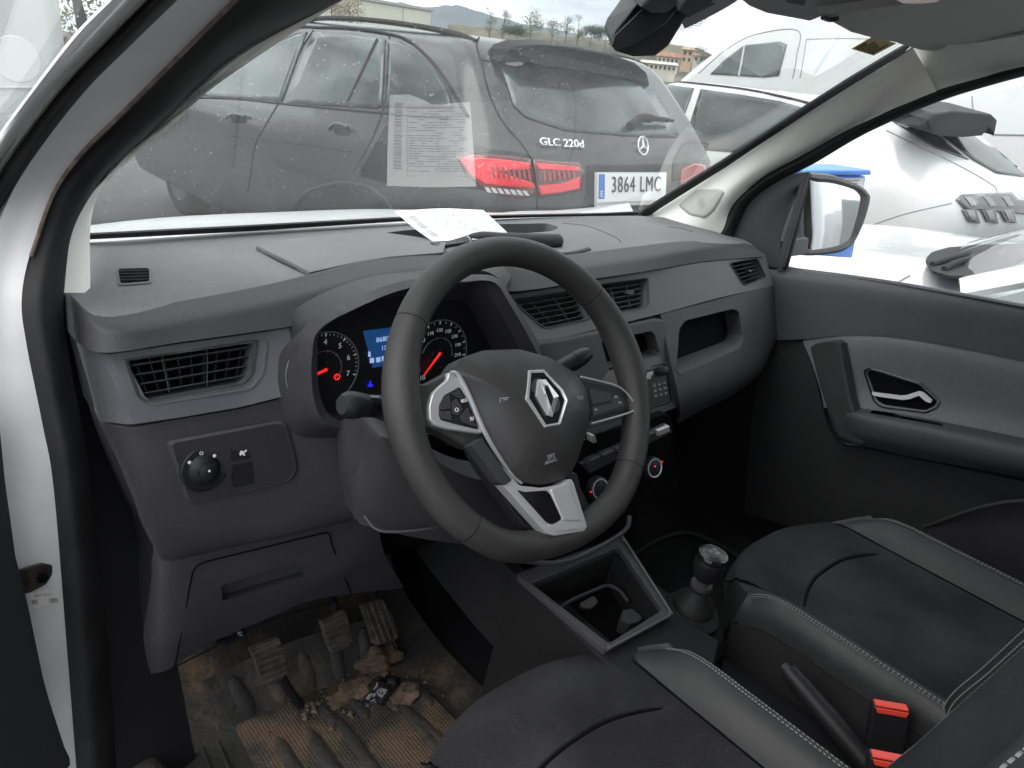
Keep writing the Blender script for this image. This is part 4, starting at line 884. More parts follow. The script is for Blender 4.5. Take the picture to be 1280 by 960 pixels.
def seat(cx, label):
    t = bpy.data.objects.new('seat', None); COL.objects.link(t); t.parent = van; t['label'] = label
    t.location = (cx, 0, 0)
    c = V((cx, 0, 0))
    yf = lambda u: .012-.115*min(1, abs(u)/.235)**2.6
    ys = [0, .012, .03, .06, .10, .15, .20, .26, .32, .38, .44, .50]
    def strip(us, zf, drop=None):
        rows = []
        for u in us:
            f = yf(u); r = [V((u, f-.004, .55)), V((u, f+.001, .60)), V((u, f, zf(u, -.0)-.028))]
            for s in ys[1:]: r.append(V((u, f-s, zf(u, f-s) if s > .05 else zf(u, f-s)-.0 )))
            rows.append(r)
        return rows
    def zz(u, y):
        f = yf(u); s = f-y; z = zc_(u, y if y < -.05 else -.05)
        if s < .06: z -= .030*(1-s/.06)**2
        return z
    def put(name, rows, m, **k): return mk(name, *gmesh(gridpts([[c+p for p in r] for r in rows], k.pop('nu', 40), k.pop('nv', 14))), m, t, **k)
    cu = put('cushion', strip([-.166, -.12, -.06, 0, .06, .12, .166], zz), M_fab, nv=26, nu=50)
    for s in (-1, 1):
        us = [s*a for a in (.164, .176, .190, .203, .214, .222)]
        R_ = strip(us, zz)
        low = [p+V((s*.012, 0, -.020)) for p in R_[-1]]; low2 = [p+V((s*.015, 0, -.05)) for p in R_[-1]]
        put('bolster', R_+[low, low2], M_sl, nv=22, nu=50)
        base = [V((p.x+s*.016, p.y, p.z-.05)) for p in R_[-1]]; b2 = [V((p.x, p.y+.01, .50)) for p in base]; b3 = [V((p.x-s*.02, p.y, .40)) for p in base]
        put('side_panel', [base, b2, b3], M_fab2, nv=8, nu=30)
        # double stitch rows on the ridge
        for uu in (.2185, .2125) if True else ():
            st = []; pts = crv([V((s*uu, yf(uu)-q, zz(s*uu, yf(uu)-q)+.0012)) for q in (.03, .06, .10, .15, .2, .26, .32, .38, .44, .48)], 170)
            v_, f_ = [], []
            for i in range(0, len(pts)-2, 2):
                a, b = c+pts[i], c+pts[i].lerp(pts[i+1], 1.15); d = (b-a).normalized(); n_ = V((s, 0, 0)); e = d.cross(n_).normalized()
                k = len(v_); w_ = .0007
                for p in (a, b):
                    for q1, q2 in ((-w_, -w_), (w_, -w_), (w_, w_), (-w_, w_)): v_.append(p+n_*q1+e*q2)
                f_ += [(k, k+1, k+5, k+4), (k+1, k+2, k+6, k+5), (k+2, k+3, k+7, k+6), (k+3, k, k+4, k+7), (k, k+3, k+2, k+1), (k+4, k+5, k+6, k+7)]
            mk('stitching', v_, f_, M_stitch, t, smooth=False)
        pts = crv([c+V((s*.166, yf(.166)-q, zz(s*.166, yf(.166)-q)+.0006)) for q in (.0, .03, .06, .12, .2, .3, .4, .5)], 50)
        tube('seam', pts, .0016, M_void, t, ns=6)
    pts = crv([c+V((u, -.135-.05*(abs(u)/.166)**2.4, zz(u, -.14-.05*(abs(u)/.166)**2)+.0004)) for u in (-.164, -.12, -.06, 0, .06, .12, .164)], 50)
    tube('cross_seam', pts, .0022, M_void, t, ns=6)
    tube('seam_welt', [p+V((0, .006, .0004)) for p in pts], .0042, M_fab, t, ns=8)
    v_, f_ = boxm(cx-.20, cx+.20, -.50, -.06, .36, .60); mk('seat_base', v_, f_, M_fab2, t, bevel=.02)
    # backrest
    zs = [.60, .64, .70, .78, .88, 1.0, 1.12, 1.22]
    def yb(z): return -.445-(z-.62)*.30
    def fw(u, z): a = abs(u); g = max(0, min(1, (a-.15)/.05)); return g*g*.055*max(0, min(1, (z-.58)/.12))
    def bk(us): return [[V((u*(1-.12*max(0, (z-1.0)/.22)), yb(z)+fw(u, z), z)) for z in zs] for u in us]
    put('backrest', bk([-.152, -.10, 0, .10, .152]), M_fab, nv=16, nu=30)
    for s in (-1, 1):
        R_ = bk([s*a for a in (.150, .172, .190, .205, .220)]); R_.append([p+V((s*.014, -.02, 0)) for p in R_[-1]]); R_.append([p+V((s*.004, -.06, 0)) for p in R_[-1]]); R_.append([p+V((-s*.02, -.05, 0)) for p in R_[-1]])
        put('backrest_bolster', R_, M_sl, nv=26, nu=40)
        for uu in (.216, .210):
            pts = crv([V((s*(.2225 if uu > .213 else .2295), yb(z)+fw(uu, z)+(.0014 if uu > .213 else -.0065), z)) for z in zs[1:]], 230); v_, f_ = [], []
            for i in range(0, len(pts)-2, 2):
                a, b = c+pts[i], c+pts[i].lerp(pts[i+1], 1.15); k = len(v_); w_ = .0008
                for p in (a, b):
                    for q1, q2 in ((-w_, -w_), (w_, -w_), (w_, w_), (-w_, w_)): v_.append(p+V((q1, q2, 0)))
                f_ += [(k, k+1, k+5, k+4), (k+1, k+2, k+6, k+5), (k+2, k+3, k+7, k+6), (k+3, k, k+4, k+7)]
            mk('stitching', v_, f_, M_stitch, t, smooth=False)
        tube('seam', crv([c+V((s*.151, yb(z)+.001, z)) for z in zs], 30), .0016, M_void, t, ns=6)
    vb = [[c+V((u, yb(z)-.10, z)) for u in (-.20, 0, .20)] for z in (.56, 1.22)]
    mk('backrest_shell', *gmesh(gridpts(vb, 8, 4)), M_fab2, t)
    lathe('headrest', c+V((0, yb(1.3), 1.22)), (0, -.2, 1), [(.0001, 0), (.10, .02), (.12, .08), (.10, .15), (.0001, .17)], M_fab, t, ns=20)
    return t
sD = seat(-.345, 'driver seat, black fabric with leather bolsters, nearest the camera'); sP = seat(.305, 'passenger seat, black fabric with leather bolsters, farther side')
def fixparent(t):
    for o in list(bpy.data.objects):
        if o.parent == t: o.matrix_parent_inverse = Matrix.Translation(-V(t.location))
fixparent(sD); fixparent(sP)
# buckles
def buckle(px, py, x, parent, w, far=0):
    c = atX(px, py, x); d = V((.0, .15, 1)).normalized(); u = V((.55, -.835, .12)).normalized(); n = V((-.82, -.57, .12)).normalized()
    body_ = [c+u*a+n*b_ for a, b_ in ((-.024, -.010), (.024, -.010), (.024, .010), (-.024, .010))]
    bo = prism('belt_buckle', body_, -d*.085, M_black, parent, bevel=.004)
    top = [c+u*a+n*b_+d*.0005 for a, b_ in ((-.021, -.003), (.021, -.003), (.021, .0105), (-.021, .0105))]
    prism('release_button', top, d*.007-V((0, 0, .004)), M_buck, parent, bevel=.002)
    prism('release_button_face', [c+u*a+n*.0105-d*z for a, z in ((-.021, .0), (.021, .0), (.018, .008), (-.018, .008))], n*.002, M_buck, parent, bevel=.001)
    return bo
buckle(1112, 945, -.085, sD, 1); buckle(1113, 881, .035, sP, 1)
fixparent(sD); fixparent(sP)

def LX(p): return L(p, 'X')
# ================================================================== PASSENGER DOOR
M_doorT = mat('door_upper_plastic', (.050, .050, .055), .5, bump=GR, var=.2, vscale=5, grain=620)
M_doorI = mat('door_insert_vinyl', (.125, .127, .138), .6, bump=GR, var=.15, vscale=5, grain=620)
door = bpy.data.objects.new('passenger_door', None); COL.objects.link(door); door.parent = van
r0 = [(955, 330, .735), (976, 334.5, .735), (1060, 345.5, .74), (1130, 356, .742), (1280, 383, .745), (1500, 425, .745)]
r1 = [(960, 350, .715), (985, 356, .718), (1060, 366, .722), (1130, 378, .724), (1280, 405, .728), (1500, 448, .728)]
r2 = [(965, 425, .72), (1004, 424, .718), (1062, 419, .720), (1137, 424, .722), (1280, 452, .725), (1500, 505, .725)]
r3 = [(960, 520, .73), (1022, 505, .72), (1068, 510, .712), (1150, 522, .71), (1280, 548, .712), (1500, 598, .71)]
r4 = [(955, 600, .735), (1040, 548, .72), (1090, 561, .70), (1150, 573, .692), (1280, 598, .69), (1500, 645, .69)]
dp = sheet('door_panel', [LX(r0), [(a+b)*.5+V((-.004, 0, .004)) for a, b in zip(LX(r0), LX(r1))], LX(r1), [(a+b)*.5 for a, b in zip(LX(r1), LX(r2))], LX(r2)], M_doorT, door, nu=50, nv=26, thick=(.03, 0, 0))
sheet('window_sill_strip', [LX([(p[0], p[1]-1.6, .752) for p in r0]), LX([(p[0], p[1]+1, .738) for p in r0])], M_rub, door, nu=40, nv=3, thick=(.004, 0, 0))
di_ = sheet('door_insert', [LX([(1003, 426, .722), (1030, 419, .722), (1062, 418.5, .722), (1137, 424, .724), (1280, 452, .727), (1500, 505, .727)]), LX([(1014, 452, .722), (1040, 440, .722), (1075, 437, .720), (1137, 440, .720), (1280, 472, .722), (1500, 525, .722)]),
       LX([(1026, 490, .722), (1050, 480, .722), (1090, 485, .726), (1150, 495, .726), (1280, 520, .728), (1500, 570, .728)]), LX([(1030, 510, .720), (1055, 505, .718), (1070, 511, .712), (1150, 524, .712), (1280, 549, .714), (1500, 600, .712)])], M_doorI, door, nu=50, nv=26, thick=(.012, 0, 0))
ti = bvh(di_)
arm = sheet('armrest', [LX([(1032, 508, .722), (1066, 509, .712), (1150, 522, .71), (1280, 548, .71), (1500, 598, .71)]), LX([(1040, 516, .70), (1074, 520, .668), (1150, 534, .664), (1280, 562, .662), (1500, 612, .66)]), LX([(1046, 540, .695), (1084, 545, .665), (1150, 558, .662), (1280, 586, .66), (1500, 636, .66)]), LX([(1050, 552, .705), (1088, 559, .69), (1150, 573, .688), (1280, 598, .688), (1500, 647, .688)])], M_doorT, door, nu=40, nv=20, thick=(.02, 0, -.004))
sheet('door_lower_panel', [LX([(958, 420, .735), (1004, 424, .73), (1040, 545, .725), (1090, 562, .715), (1280, 602, .71), (1500, 650, .71)]), LX([(940, 520, .74), (990, 545, .735), (1040, 590, .73), (1090, 610, .73), (1280, 650, .73), (1500, 700, .73)]), LX([(930, 640, .745), (990, 660, .74), (1040, 680, .74), (1100, 700, .74), (1280, 740, .74), (1500, 800, .74)])], mat('door_bin_plastic', (.024, .024, .026), .5, bump=GR), door, nu=30, nv=14, thick=(.02, 0, 0))
pk_ = sheet('door_pocket', [LX([(1154, 659, .70), (1175, 652, .69), (1210, 639, .67), (1240, 631, .665), (1285, 626, .66), (1500, 622, .66)]), LX([(1160, 672, .70), (1180, 668, .70), (1215, 662, .69), (1245, 658, .69), (1290, 660, .69), (1500, 670, .69)]), LX([(1150, 740, .72), (1180, 740, .72), (1215, 745, .72), (1245, 750, .72), (1290, 760, .72), (1500, 800, .72)])], M_low, door, nu=30, nv=12, thick=(.01, 0, 0))
tube('pocket_rim', crv(LX([(1154, 659, .70), (1175, 652, .69), (1210, 639, .67), (1240, 631, .665), (1285, 626, .66), (1500, 622, .66)]), 40), .004, M_lip, door, ns=8)
# grab handle
ga = LX([(1015, 434, .70), (1020, 429, .698), (1034, 427, .69), (1048, 426, .69), (1054, 430, .70), (1059, 462, .695), (1066, 500, .688), (1085, 552, .685), (1082, 556, .69), (1060, 550, .695), (1050, 545, .70), (1040, 520, .702), (1030, 490, .70)])
prism('grab_handle', [p+V((-.012, 0, 0)) for p in ga], V((.035, 0, 0)), M_lip, door, bevel=.006, seg=4)
# inner release
hr = rc([(1082, 465), (1088, 462), (1102, 466), (1150, 481), (1173, 502), (1169, 508), (1157, 514), (1104, 507), (1095, 501)], 4)
Ph = [onto(ti, x, y, .0) for x, y in hr]
cut(di_, Ph, V((.02, 0, 0)), V((.0118, 0, 0)), top=.97)
prism('handle_cup', [p+V((.0045, 0, 0)) for p in Ph], V((.002, 0, 0)), M_void, door, bevel=0)
ring('handle_bezel', [onto(ti, x, y, .002) for x, y in rc([(1079, 463), (1086, 459), (1103, 463), (1153, 479), (1177, 502), (1172, 511), (1158, 517), (1102, 510), (1092, 503)], 4)], inset([onto(ti, x, y, .003) for x, y in rc([(1079, 463), (1086, 459), (1103, 463), (1153, 479), (1177, 502), (1172, 511), (1158, 517), (1102, 510), (1092, 503)], 4)], .95), V((.004, 0, 0)), M_gloss, door, bevel=.0006)
hl = [(1091, 490), (1126, 494.5), (1133, 494), (1149, 488.5), (1155, 490), (1166, 500.5), (1164, 504), (1158, 501.5), (1150, 494), (1138, 499), (1130, 500), (1100, 496), (1092, 494)]
prism('release_lever', [onto(ti, x, y, .006) for x, y in rc(hl, 1)], V((.006, 0, 0)), mat('lever_chrome', (.85, .85, .87), .2, .3), door, bevel=.001)
# window switch pod
sw = rc([(1085, 519), (1091, 514), (1118, 518), (1124, 521), (1179, 531), (1175, 540), (1164, 540), (1119, 533), (1090, 524)], 3)
Ps = [atX(x, y, .684) for x, y in sw]
prism('switch_pod', [p+V((-.0, 0, .001)) for p in Ps], V((.0, 0, -.006)), M_black, door, bevel=.001)
ring('switch_rim', [p+V((-.0, 0, .0025)) for p in Ps], inset([p+V((-.0, 0, .0025)) for p in Ps], .93), V((0, 0, -.003)), M_lip, door, bevel=.0006)
prism('window_switch', [atX(x, y, .682) for x, y in rc([(1096, 518), (1114, 521), (1116, 526), (1098, 523)], 1)], V((0, 0, -.004)), M_dim, door, bevel=.0008)
# window frame: sail panel, divider
sail = sheet('sail_panel', [[atX(x, y, .725) for x, y in ((908, 318), (914, 280), (930, 252), (953, 233), (984, 219.5), (1009, 215))], [atX(x, y, .715) for x, y in ((935, 328), (940, 290), (955, 262), (975, 244), (995, 232), (1004, 228))], [atX(x, y, .725) for x, y in ((970, 335), (973, 300), (980, 275), (988, 255), (998, 236), (1004, 225))]], M_lip, door, nu=20, nv=8, thick=(.012, 0, 0))
prism('sail_edge', [atX(x, y, .712) for x, y in ((1001, 222), (1010, 215), (1004, 238), (989, 295), (978, 335), (968, 335), (985, 280), (994, 250))], V((.012, 0, 0)), M_low, door, bevel=.002)
prism('window_bar', [atX(x, y, .73) for x, y in ((1008, 218), (1011, 217), (993, 295), (982, 336), (978, 336), (990, 292))], V((.012, 0, 0)), M_rub, door, bevel=.001)
mk('side_window', [atX(978, 335, .748), atX(1500, 426, .748), atX(1500, 60, .69), atX(1180, 128, .705), atX(1062, 178, .728), atX(1008, 216, .738)], [(0, 1, 2, 3, 4, 5)], M_sideglass, door, smooth=False)
sheet('door_skin', [[V((.745, y, 1.065)) for y in (.34, -.2, -.9)], [V((.80, y, 1.05)) for y in (.34, -.2, -.9)], [V((.87, y, .9)) for y in (.45, -.2, -.9)], [V((.88, y, .6)) for y in (.45, -.2, -.9)], [V((.86, y, .33)) for y in (.45, -.2, -.9)]], M_paint, door, nu=8, nv=16, thick=(-.006, 0, 0))
# outside mirror
MN = V((-.55, -.83, .055)).normalized(); MP = V((1.0, .34, 1.17))
mo = [(1006, 221), (1022, 218.5), (1045, 221), (1074, 232), (1085, 241), (1087.5, 250), (1080, 277), (1069, 301), (1060, 310), (1046, 316), (1015, 319.5), (996, 318), (987, 313), (989, 300), (996, 262)]
mi_ = [(1006, 229), (1022, 227.5), (1043, 229.5), (1066, 236), (1074, 241), (1078, 249), (1074, 270), (1066, 296), (1060, 303), (1045, 309), (1018, 313), (1011, 311), (1008, 306), (1010, 299), (1005, 290)]
A_ = crv([atP(x, y, MP, MN) for x, y in mo], 60, True); B_ = crv([atP(x, y, MP, MN) for x, y in mi_], 60, True)
def closest(A, B):
    # rotate B's start to match A
    k = min(range(len(B)), key=lambda i: (B[i]-A[0]).length); return B[k:]+B[:k]
B_ = closest(A_, B_); cA = sum(A_, V())/60
l1 = [a+(-MN)*.0 for a in A_]; l0 = [a.lerp(b, .5)+MN*.006 for a, b in zip(A_, B_)]; l2 = [cA+(a-cA)*1.04-MN*.03 for a in A_]; l3 = [cA+(a-cA)*.92-MN*.075 for a in A_]; l4 = [cA+(a-cA)*.6-MN*.10 for a in A_]
loops = [[b-MN*.008 for b in B_], B_, l0, l1, l2, l3, l4]; vs = [p for l_ in loops for p in l_]; fs = []
for k in range(len(loops)-1):
    for i in range(60): j = (i+1) % 60; fs.append((k*60+i, k*60+j, (k+1)*60+j, (k+1)*60+i))
fs.append(tuple(range(6*60, 7*60)))
M_mh = mat('mirror_housing', (.05, .05, .052), .55, bump=('noise', 500, .3, .0006, 3), var=.3, vscale=25)
mir = mk('side_mirror', vs, fs, M_mh, van)
M_mirr = mat('mirror_glass', (.93, .95, .95), .02, 1.0)
mk('mirror_glass', [b-MN*.005 for b in B_], [tuple(range(60))], M_mirr, mir, smooth=False)
prism('mirror_arm', [atX(x, y, .86) for x, y in ((985, 300), (1012, 296), (1010, 318), (986, 318))], V((-.10, 0, -.0)), M_mh, mir, bevel=.006)

# ================================================================== ROOF CONSOLE, VISOR, INNER MIRROR, STICKER
def planar(pts, i, j, k):
    a, b, c = pts[i], pts[j], pts[k]; n = (b-a).cross(c-a).normalized(); out = []
    for p in pts:
        d = (p-CAM); out.append(CAM+d*((a-CAM).dot(n)/d.dot(n)))
    return out
VP0, VPn = V((.5, .07, 1.535)), V((0, .253, .967)).normalized()
def VZ(pts, o=0): return [atP(p[0], p[1], VP0+V((0, 0, o)), VPn) for p in pts]
vz = VZ([(1021, 19, .17), (1062, 41, .15), (1100, 51, .12), (1137, 56.5, .09), (1216, 56, .03), (1360, 50, -.08), (1360, -20, -.12), (1200, -6, .03), (1110, 8, .10)])
prism('sun_visor', vz, V((.0, .006, .018)), M_visor, van, bevel=.005)
prism('visor_pivot', VZ([(1120, 54), (1160, 55), (1186, 56), (1176, 65), (1150, 63)], .004), V((0, .01, .02)), M_visor, van, bevel=.003)
tube('visor_clip', crv(VZ([(1028, 22), (1038, 25), (1048, 23)], -.004), 8), .003, M_low, van, ns=8)
ocp = VZ([(905, -16, .10), (935, 8, .11), (957, 17, .12), (1012, 27, .14), (1030, 20, .14), (1110, 9, .12), (1190, -3, .05), (1250, -60, .0), (900, -70, .0)], .012)
oc = prism('overhead_console', ocp, V((0, .01, .03)), mat('roof_console_plastic', (.24, .24, .24), .6), van, bevel=.004)
prism('console_recess', VZ([(975, -6), (1010, -6), (1006, 8), (984, 4)], .009), V((0, .004, .006)), M_black, oc, bevel=.002)
prism('reading_lamp', VZ([(1112, -3), (1150, -4), (1180, -3), (1172, 3), (1152, 5), (1128, 5)], -.004), V((0, .004, .01)), mat('lamp_lens', (.75, .42, .32), .3), oc, bevel=.002)
mv = L([(767, 42, .13), (762, 57, .13), (770, 66, .125), (792, 73, .12), (820, 72, .115), (837, 59, .115), (856, 28, .115), (885, -8, .11), (905, -30, .11), (835, -30, .12), (800, 4, .13)])
M_mir2 = mat('mirror_back_plastic', (.018, .018, .022), .5, bump=('noise', 600, .2, .0005, 2))
rm_ = prism('rear_view_mirror', mv, V((.02, .035, .022)), M_mir2, van, bevel=.006)
prism('mirror_facet', L([(768, 44, .128), (764, 57, .127), (772, 64, .123), (793, 56, .118), (832, 30, .114), (852, 4, .112), (812, 2, .122)]), V((.004, .004, .0)), M_mir2, rm_, bevel=.003)
prism('mirror_stem', L([(848, 16, .10), (862, 24, .10), (905, 2, .10), (930, -20, .10), (880, -30, .10)]), V((0, .03, .02)), M_mir2, rm_, bevel=.004)
prism('sensor_pod', L([(801, 11, .105), (818, -8, .105), (850, -10, .105), (845, 10, .105), (832, 18, .105), (814, 19, .105)]), V((0, .03, .02)), M_mir2, rm_, bevel=.004)
# dotted band printed on the glass round the mirror foot
dv, df = [], []
for i in range(0, 52):
    for j in range(0, 34):
        x, y = 762+i*3.0+(j % 2)*1.5, -12+j*2.6
        if (x-762)*.86+(y-52)*1.0 < -0 or x+y*.9 > 905 or y > 60-(x-765)*.25: continue
        p = atG(x, y, .003); r_ = .0021*min(1, .45+(j/34)*-.2+.4)
        k = len(dv); ex = V((1, 0, 0)); ey = V((0, -cos(GA), sin(GA)))
        dv += [p+ex*cos(a)*r_+ey*sin(a)*r_ for a in (0, pi/3, 2*pi/3, pi, 4*pi/3, 5*pi/3)]; df.append(tuple(range(k, k+6)))
mk('frit_dots', dv, df, M_frit, ws, smooth=False)
sheet('top_shade_band', [[atG(x, y, .004) for x, y in ((856, 36), (885, 22), (917, 4), (935, -10))], [atG(x, y, .004) for x, y in ((848, 20), (878, 8), (905, -8), (920, -20))]], M_dim, ws, nu=8, nv=2)
sk = [atG(x, y, .003) for x, y in ((1064, 61), (1090, 46), (1121, 54), (1092, 69.5))]
stk_ = mk('yellow_sticker', sk, [(0, 1, 2, 3)], mat('sticker_yellow', (.42, .33, .13), .6), ws, smooth=False)
for k in range(5):
    v0 = .15+k*.16; a, b = bilin(sk, .1, v0), bilin(sk, .55+.3*((k*37) % 10)/10, v0); tube('sticker_print', [a+V((0, -.001, -.001)), b+V((0, -.001, -.001))], .0012 if k else .002, mat('sticker_ink', (.12, .08, .05), .7) if k == 0 else bpy.data.materials['sticker_ink'], ws, ns=4)

# ================================================================== FOOT WELL
def rubber(name, mud, mesh=True):
    m = bpy.data.materials.new(name); m.use_nodes = True; nt = m.node_tree; nd = nt.nodes; lk = nt.links; b = nd['Principled BSDF']
    t = nd.new('ShaderNodeTexCoord'); n = nd.new('ShaderNodeTexNoise'); n.inputs['Scale'].default_value = 7; n.inputs['Detail'].default_value = 8; n.inputs['Roughness'].default_value = .7; lk.new(t.outputs['Object'], n.inputs['Vector'])
    r = nd.new('ShaderNodeValToRGB'); e = r.color_ramp.elements; e[0].position = .5-mud*.2; e[0].color = (.022, .021, .020, 1); e[1].position = .66-mud*.14; e[1].color = (.10, .068, .044, 1)
    q = e.new(.56-mud*.18); q.color = (.04, .034, .028, 1); lk.new(n.outputs['Fac'], r.inputs[0]); b.inputs['Roughness'].default_value = .75
    v = nd.new('ShaderNodeTexVoronoi'); v.inputs['Scale'].default_value = 170; v.inputs['Randomness'].default_value = .15; lk.new(t.outputs['Object'], v.inputs['Vector'])
    vr = nd.new('ShaderNodeMapRange'); vr.inputs['From Min'].default_value = .15; vr.inputs['From Max'].default_value = .6; vr.inputs['To Min'].default_value = .55 if mesh else 1; vr.inputs['To Max'].default_value = 1.2 if mesh else 1; lk.new(v.outputs['Distance'], vr.inputs[0])
    mm = nd.new('ShaderNodeVectorMath'); mm.operation = 'SCALE'; lk.new(r.outputs[0], mm.inputs[0]); lk.new(vr.outputs[0], mm.inputs['Scale']); lk.new(mm.outputs[0], b.inputs['Base Color'])
    n2 = nd.new('ShaderNodeTexNoise'); n2.inputs['Scale'].default_value = 90; n2.inputs['Detail'].default_value = 5; lk.new(t.outputs['Object'], n2.inputs['Vector'])
    a = nd.new('ShaderNodeMath'); a.operation = 'ADD'
    if mesh: lk.new(v.outputs['Distance'], a.inputs[0])
    else: a.inputs[0].default_value = 0; lk.new(n2.outputs['Fac'], a.inputs[1])
    bu = nd.new('ShaderNodeBump'); bu.inputs['Strength'].default_value = .9; bu.inputs['Distance'].default_value = .003; lk.new(a.outputs[0], bu.inputs['Height']); lk.new(bu.outputs[0], b.inputs['Normal'])
    return m
M_mud = rubber('muddy_rubber', .45); M_rubm = rubber('dusty_rubber', -.1, False)
ft = bpy.data.objects.new('footwell', None); COL.objects.link(ft); ft.parent = van
carpet = sheet('floor_carpet', [[V((-.76, .615, .72)), V((-.45, .615, .72)), V((-.16, .615, .72))], [V((-.76, .59, .44)), V((-.45, .59, .42)), V((-.16, .58, .44))], [V((-.76, .40, .345)), V((-.45, .40, .342)), V((-.16, .40, .345))], [V((-.76, .1, .338)), V((-.45, .1, .336)), V((-.16, .1, .338))], [V((-.76, -.3, .338)), V((-.45, -.3, .336)), V((-.16, -.3, .338))]], M_rubm, ft, nu=20, nv=30, thick=(0, 0, -.01))
for i, (x0, y0, x1, y1) in enumerate(((222, 850, 262, 960), (238, 845, 284, 955), (192, 850, 205, 960))):
    tube('floor_rib', [atZ(x0, y0, .341), atZ(x1+(x1-x0)*.5, y1+(y1-y0)*.5, .341)], .004, M_rubm, ft, ns=8)
sheet('sill_step', [[V((-.80, .52, .40)), V((-.80, .1, .40)), V((-.80, -.5, .40))], [V((-.72, .50, .40)), V((-.71, .1, .40)), V((-.71, -.5, .40))], [V((-.69, .50, .345)), V((-.68, .1, .345)), V((-.68, -.5, .345))]], M_rubm, ft, nu=20, nv=10, thick=(0, 0, -.01))
# passenger side carpet
M_carp = mat('dark_carpet', (.014, .014, .016), .95, bump=('noise', 700, .8, .003, 4), var=.5, vscale=12)
sheet('floor_carpet', [[V((.14, .60, .70)), V((.45, .60, .70)), V((.76, .60, .70))], [V((.14, .50, .42)), V((.45, .50, .42)), V((.76, .50, .42))], [V((.14, .38, .345)), V((.45, .38, .342)), V((.76, .38, .345))], [V((.14, -.5, .338)), V((.45, -.5, .336)), V((.76, -.5, .338))]], M_carp, ft, nu=20, nv=30, thick=(0, 0, -.01))
sheet('kick_panel', [[V((.755, .62, .95)), V((.765, .3, .80)), V((.77, -.1, .6))], [V((.755, .62, .33)), V((.765, .3, .33)), V((.77, -.1, .33))]], M_black, ft, nu=10, nv=6)
0 and tube('carpet_edge', crv([atX(x, y, .66) for x, y in ((966, 530), (985, 580), (998, 615), (1000, 625))], 16), .006, M_lip, ft, ns=8)
tube('mat_edge', crv([V((.20, .34, .352)), V((.40, .36, .352)), V((.62, .34, .352)), V((.64, .10, .352))], 30), .006, M_lip, ft, ns=6)
# pedals
def pedal(name, px, Y_, ribs, m, ang=(.0, .02, -.012), arm=None):
    P_ = [atY(x, y, Y_-(y-800)*.0004) for x, y in rc(px, 3)]
    o = prism(name, P_, V((0, .012, -.004)), m, van, bevel=.003)
    for (a, b_) in ribs: tube('pedal_rib', [atY(a[0], a[1], Y_-.003-(a[1]-800)*.0004), atY(b_[0], b_[1], Y_-.003-(b_[1]-800)*.0004)], .0022, M_dust, o, ns=6)
    if arm: tube('pedal_arm', crv([V(p) for p in arm], 12), .008, M_black, o, ns=10)
    return o
M_dust = mat('dusty_pedal_rubber', (.036, .032, .028), .8, var=.9, vscale=60, bump=('noise', 200, .5, .002, 3))
cp = atY(340, 830, .40)
pedal('clutch_pedal', [(313, 812), (349, 797), (361, 838), (352, 850), (337, 857), (328, 850)], .345, [((316+i*2.5, 817+i*7.5), (350+i*1.8, 803+i*7.5)) for i in range(6)], M_dust, arm=[atY(350, 845, .36), atY(364, 866, .37), atY(378, 886, .385)])
pedal('brake_pedal', [(401, 776), (432, 762), (441, 788), (437, 808), (416, 818), (408, 803)], .355, [((404+i*2, 782+i*7), (432+i*2, 768+i*8)) for i in range(5)], M_dust, arm=[atY(420, 775, .37), atY(415, 740, .42), atY(410, 700, .52)])
pedal('accelerator_pedal', [(452, 757), (477, 748), (490, 768), (498, 793), (494, 802), (468, 807), (462, 785)], .36, [((457+i*7, 757-i*2.4), (474+i*7.4, 803-i*2)) for i in range(4)], M_dust, arm=[atY(470, 765, .38), atY(465, 720, .44), atY(460, 690, .52)])
# rubber floor mat lying in the foot well: a thing of its own
matz = lambda y: .350
mt = [(292, 905), (330, 885), (372, 868), (402, 850), (440, 835), (490, 830), (520, 850), (560, 890), (640, 960), (760, 1060), (420, 1100), (340, 1000)]
fm = prism('floor_mat', [atZ(x, y, .353) for x, y in rc(mt, 10)], V((0, 0, -.008)), M_mud, None, bevel=.002)
ribobs = []
for i in range(5):
    for (x0, y0, x1, y1) in ((345+i*38, 922-i*12, 385+i*46, 985-i*6),):
        pts = lin([atZ(x0, y0, .3545), atZ(x1, y1, .3545)], 10)
        if i == 3: pts = lin([atZ(500, 880, .3545), atZ(560, 935, .3545)], 10)
        ribobs.append(tube('mat_rib', pts, [.004, .009]+[.011]*6+[.009, .004], M_rubm, ns=10, flat=.35, up=(0, 0, 1)))
for i in range(4):
    a = atZ(400+i*38, 880-i*9, .3545); b = atZ(420+i*40, 905-i*8, .3545)
    ribobs.append(tube('mat_rib', lin([a, b], 8), [.004, .009, .011, .011, .011, .011, .009, .004], M_rubm, ns=10, flat=.35, up=(0, 0, 1)))
fm2 = join([fm]+ribobs, 'floor_mat'); tag(fm2, 'black ribbed rubber floor mat caked with brown mud under the pedals', 'floor mat'); recentre(fm2)
# raised ribbed heel board behind the pedals (part of the carpet moulding)
hb_ = sheet('toe_board', [[atY(255, 850, .44), atY(330, 815, .44), atY(400, 790, .44), atY(475, 770, .44)], [atY(296, 912, .405), atY(350, 885, .40), atY(410, 858, .395), atY(480, 838, .39)]], M_rubm, ft, nu=20, nv=6, thick=(0, .02, -.02))
for i in range(5):
    t_ = (i+.6)/5.2; a = atY(255, 850, .436).lerp(atY(475, 770, .436), t_); b = atY(296, 912, .398).lerp(atY(480, 838, .384), t_)
    tube('toe_board_rib', lin([a.lerp(b, .12), a.lerp(b, .88)], 8), [.005, .011, .013, .013, .013, .013, .011, .005], M_rubm, ft, ns=10, flat=.5, up=(0, -.7, .7))
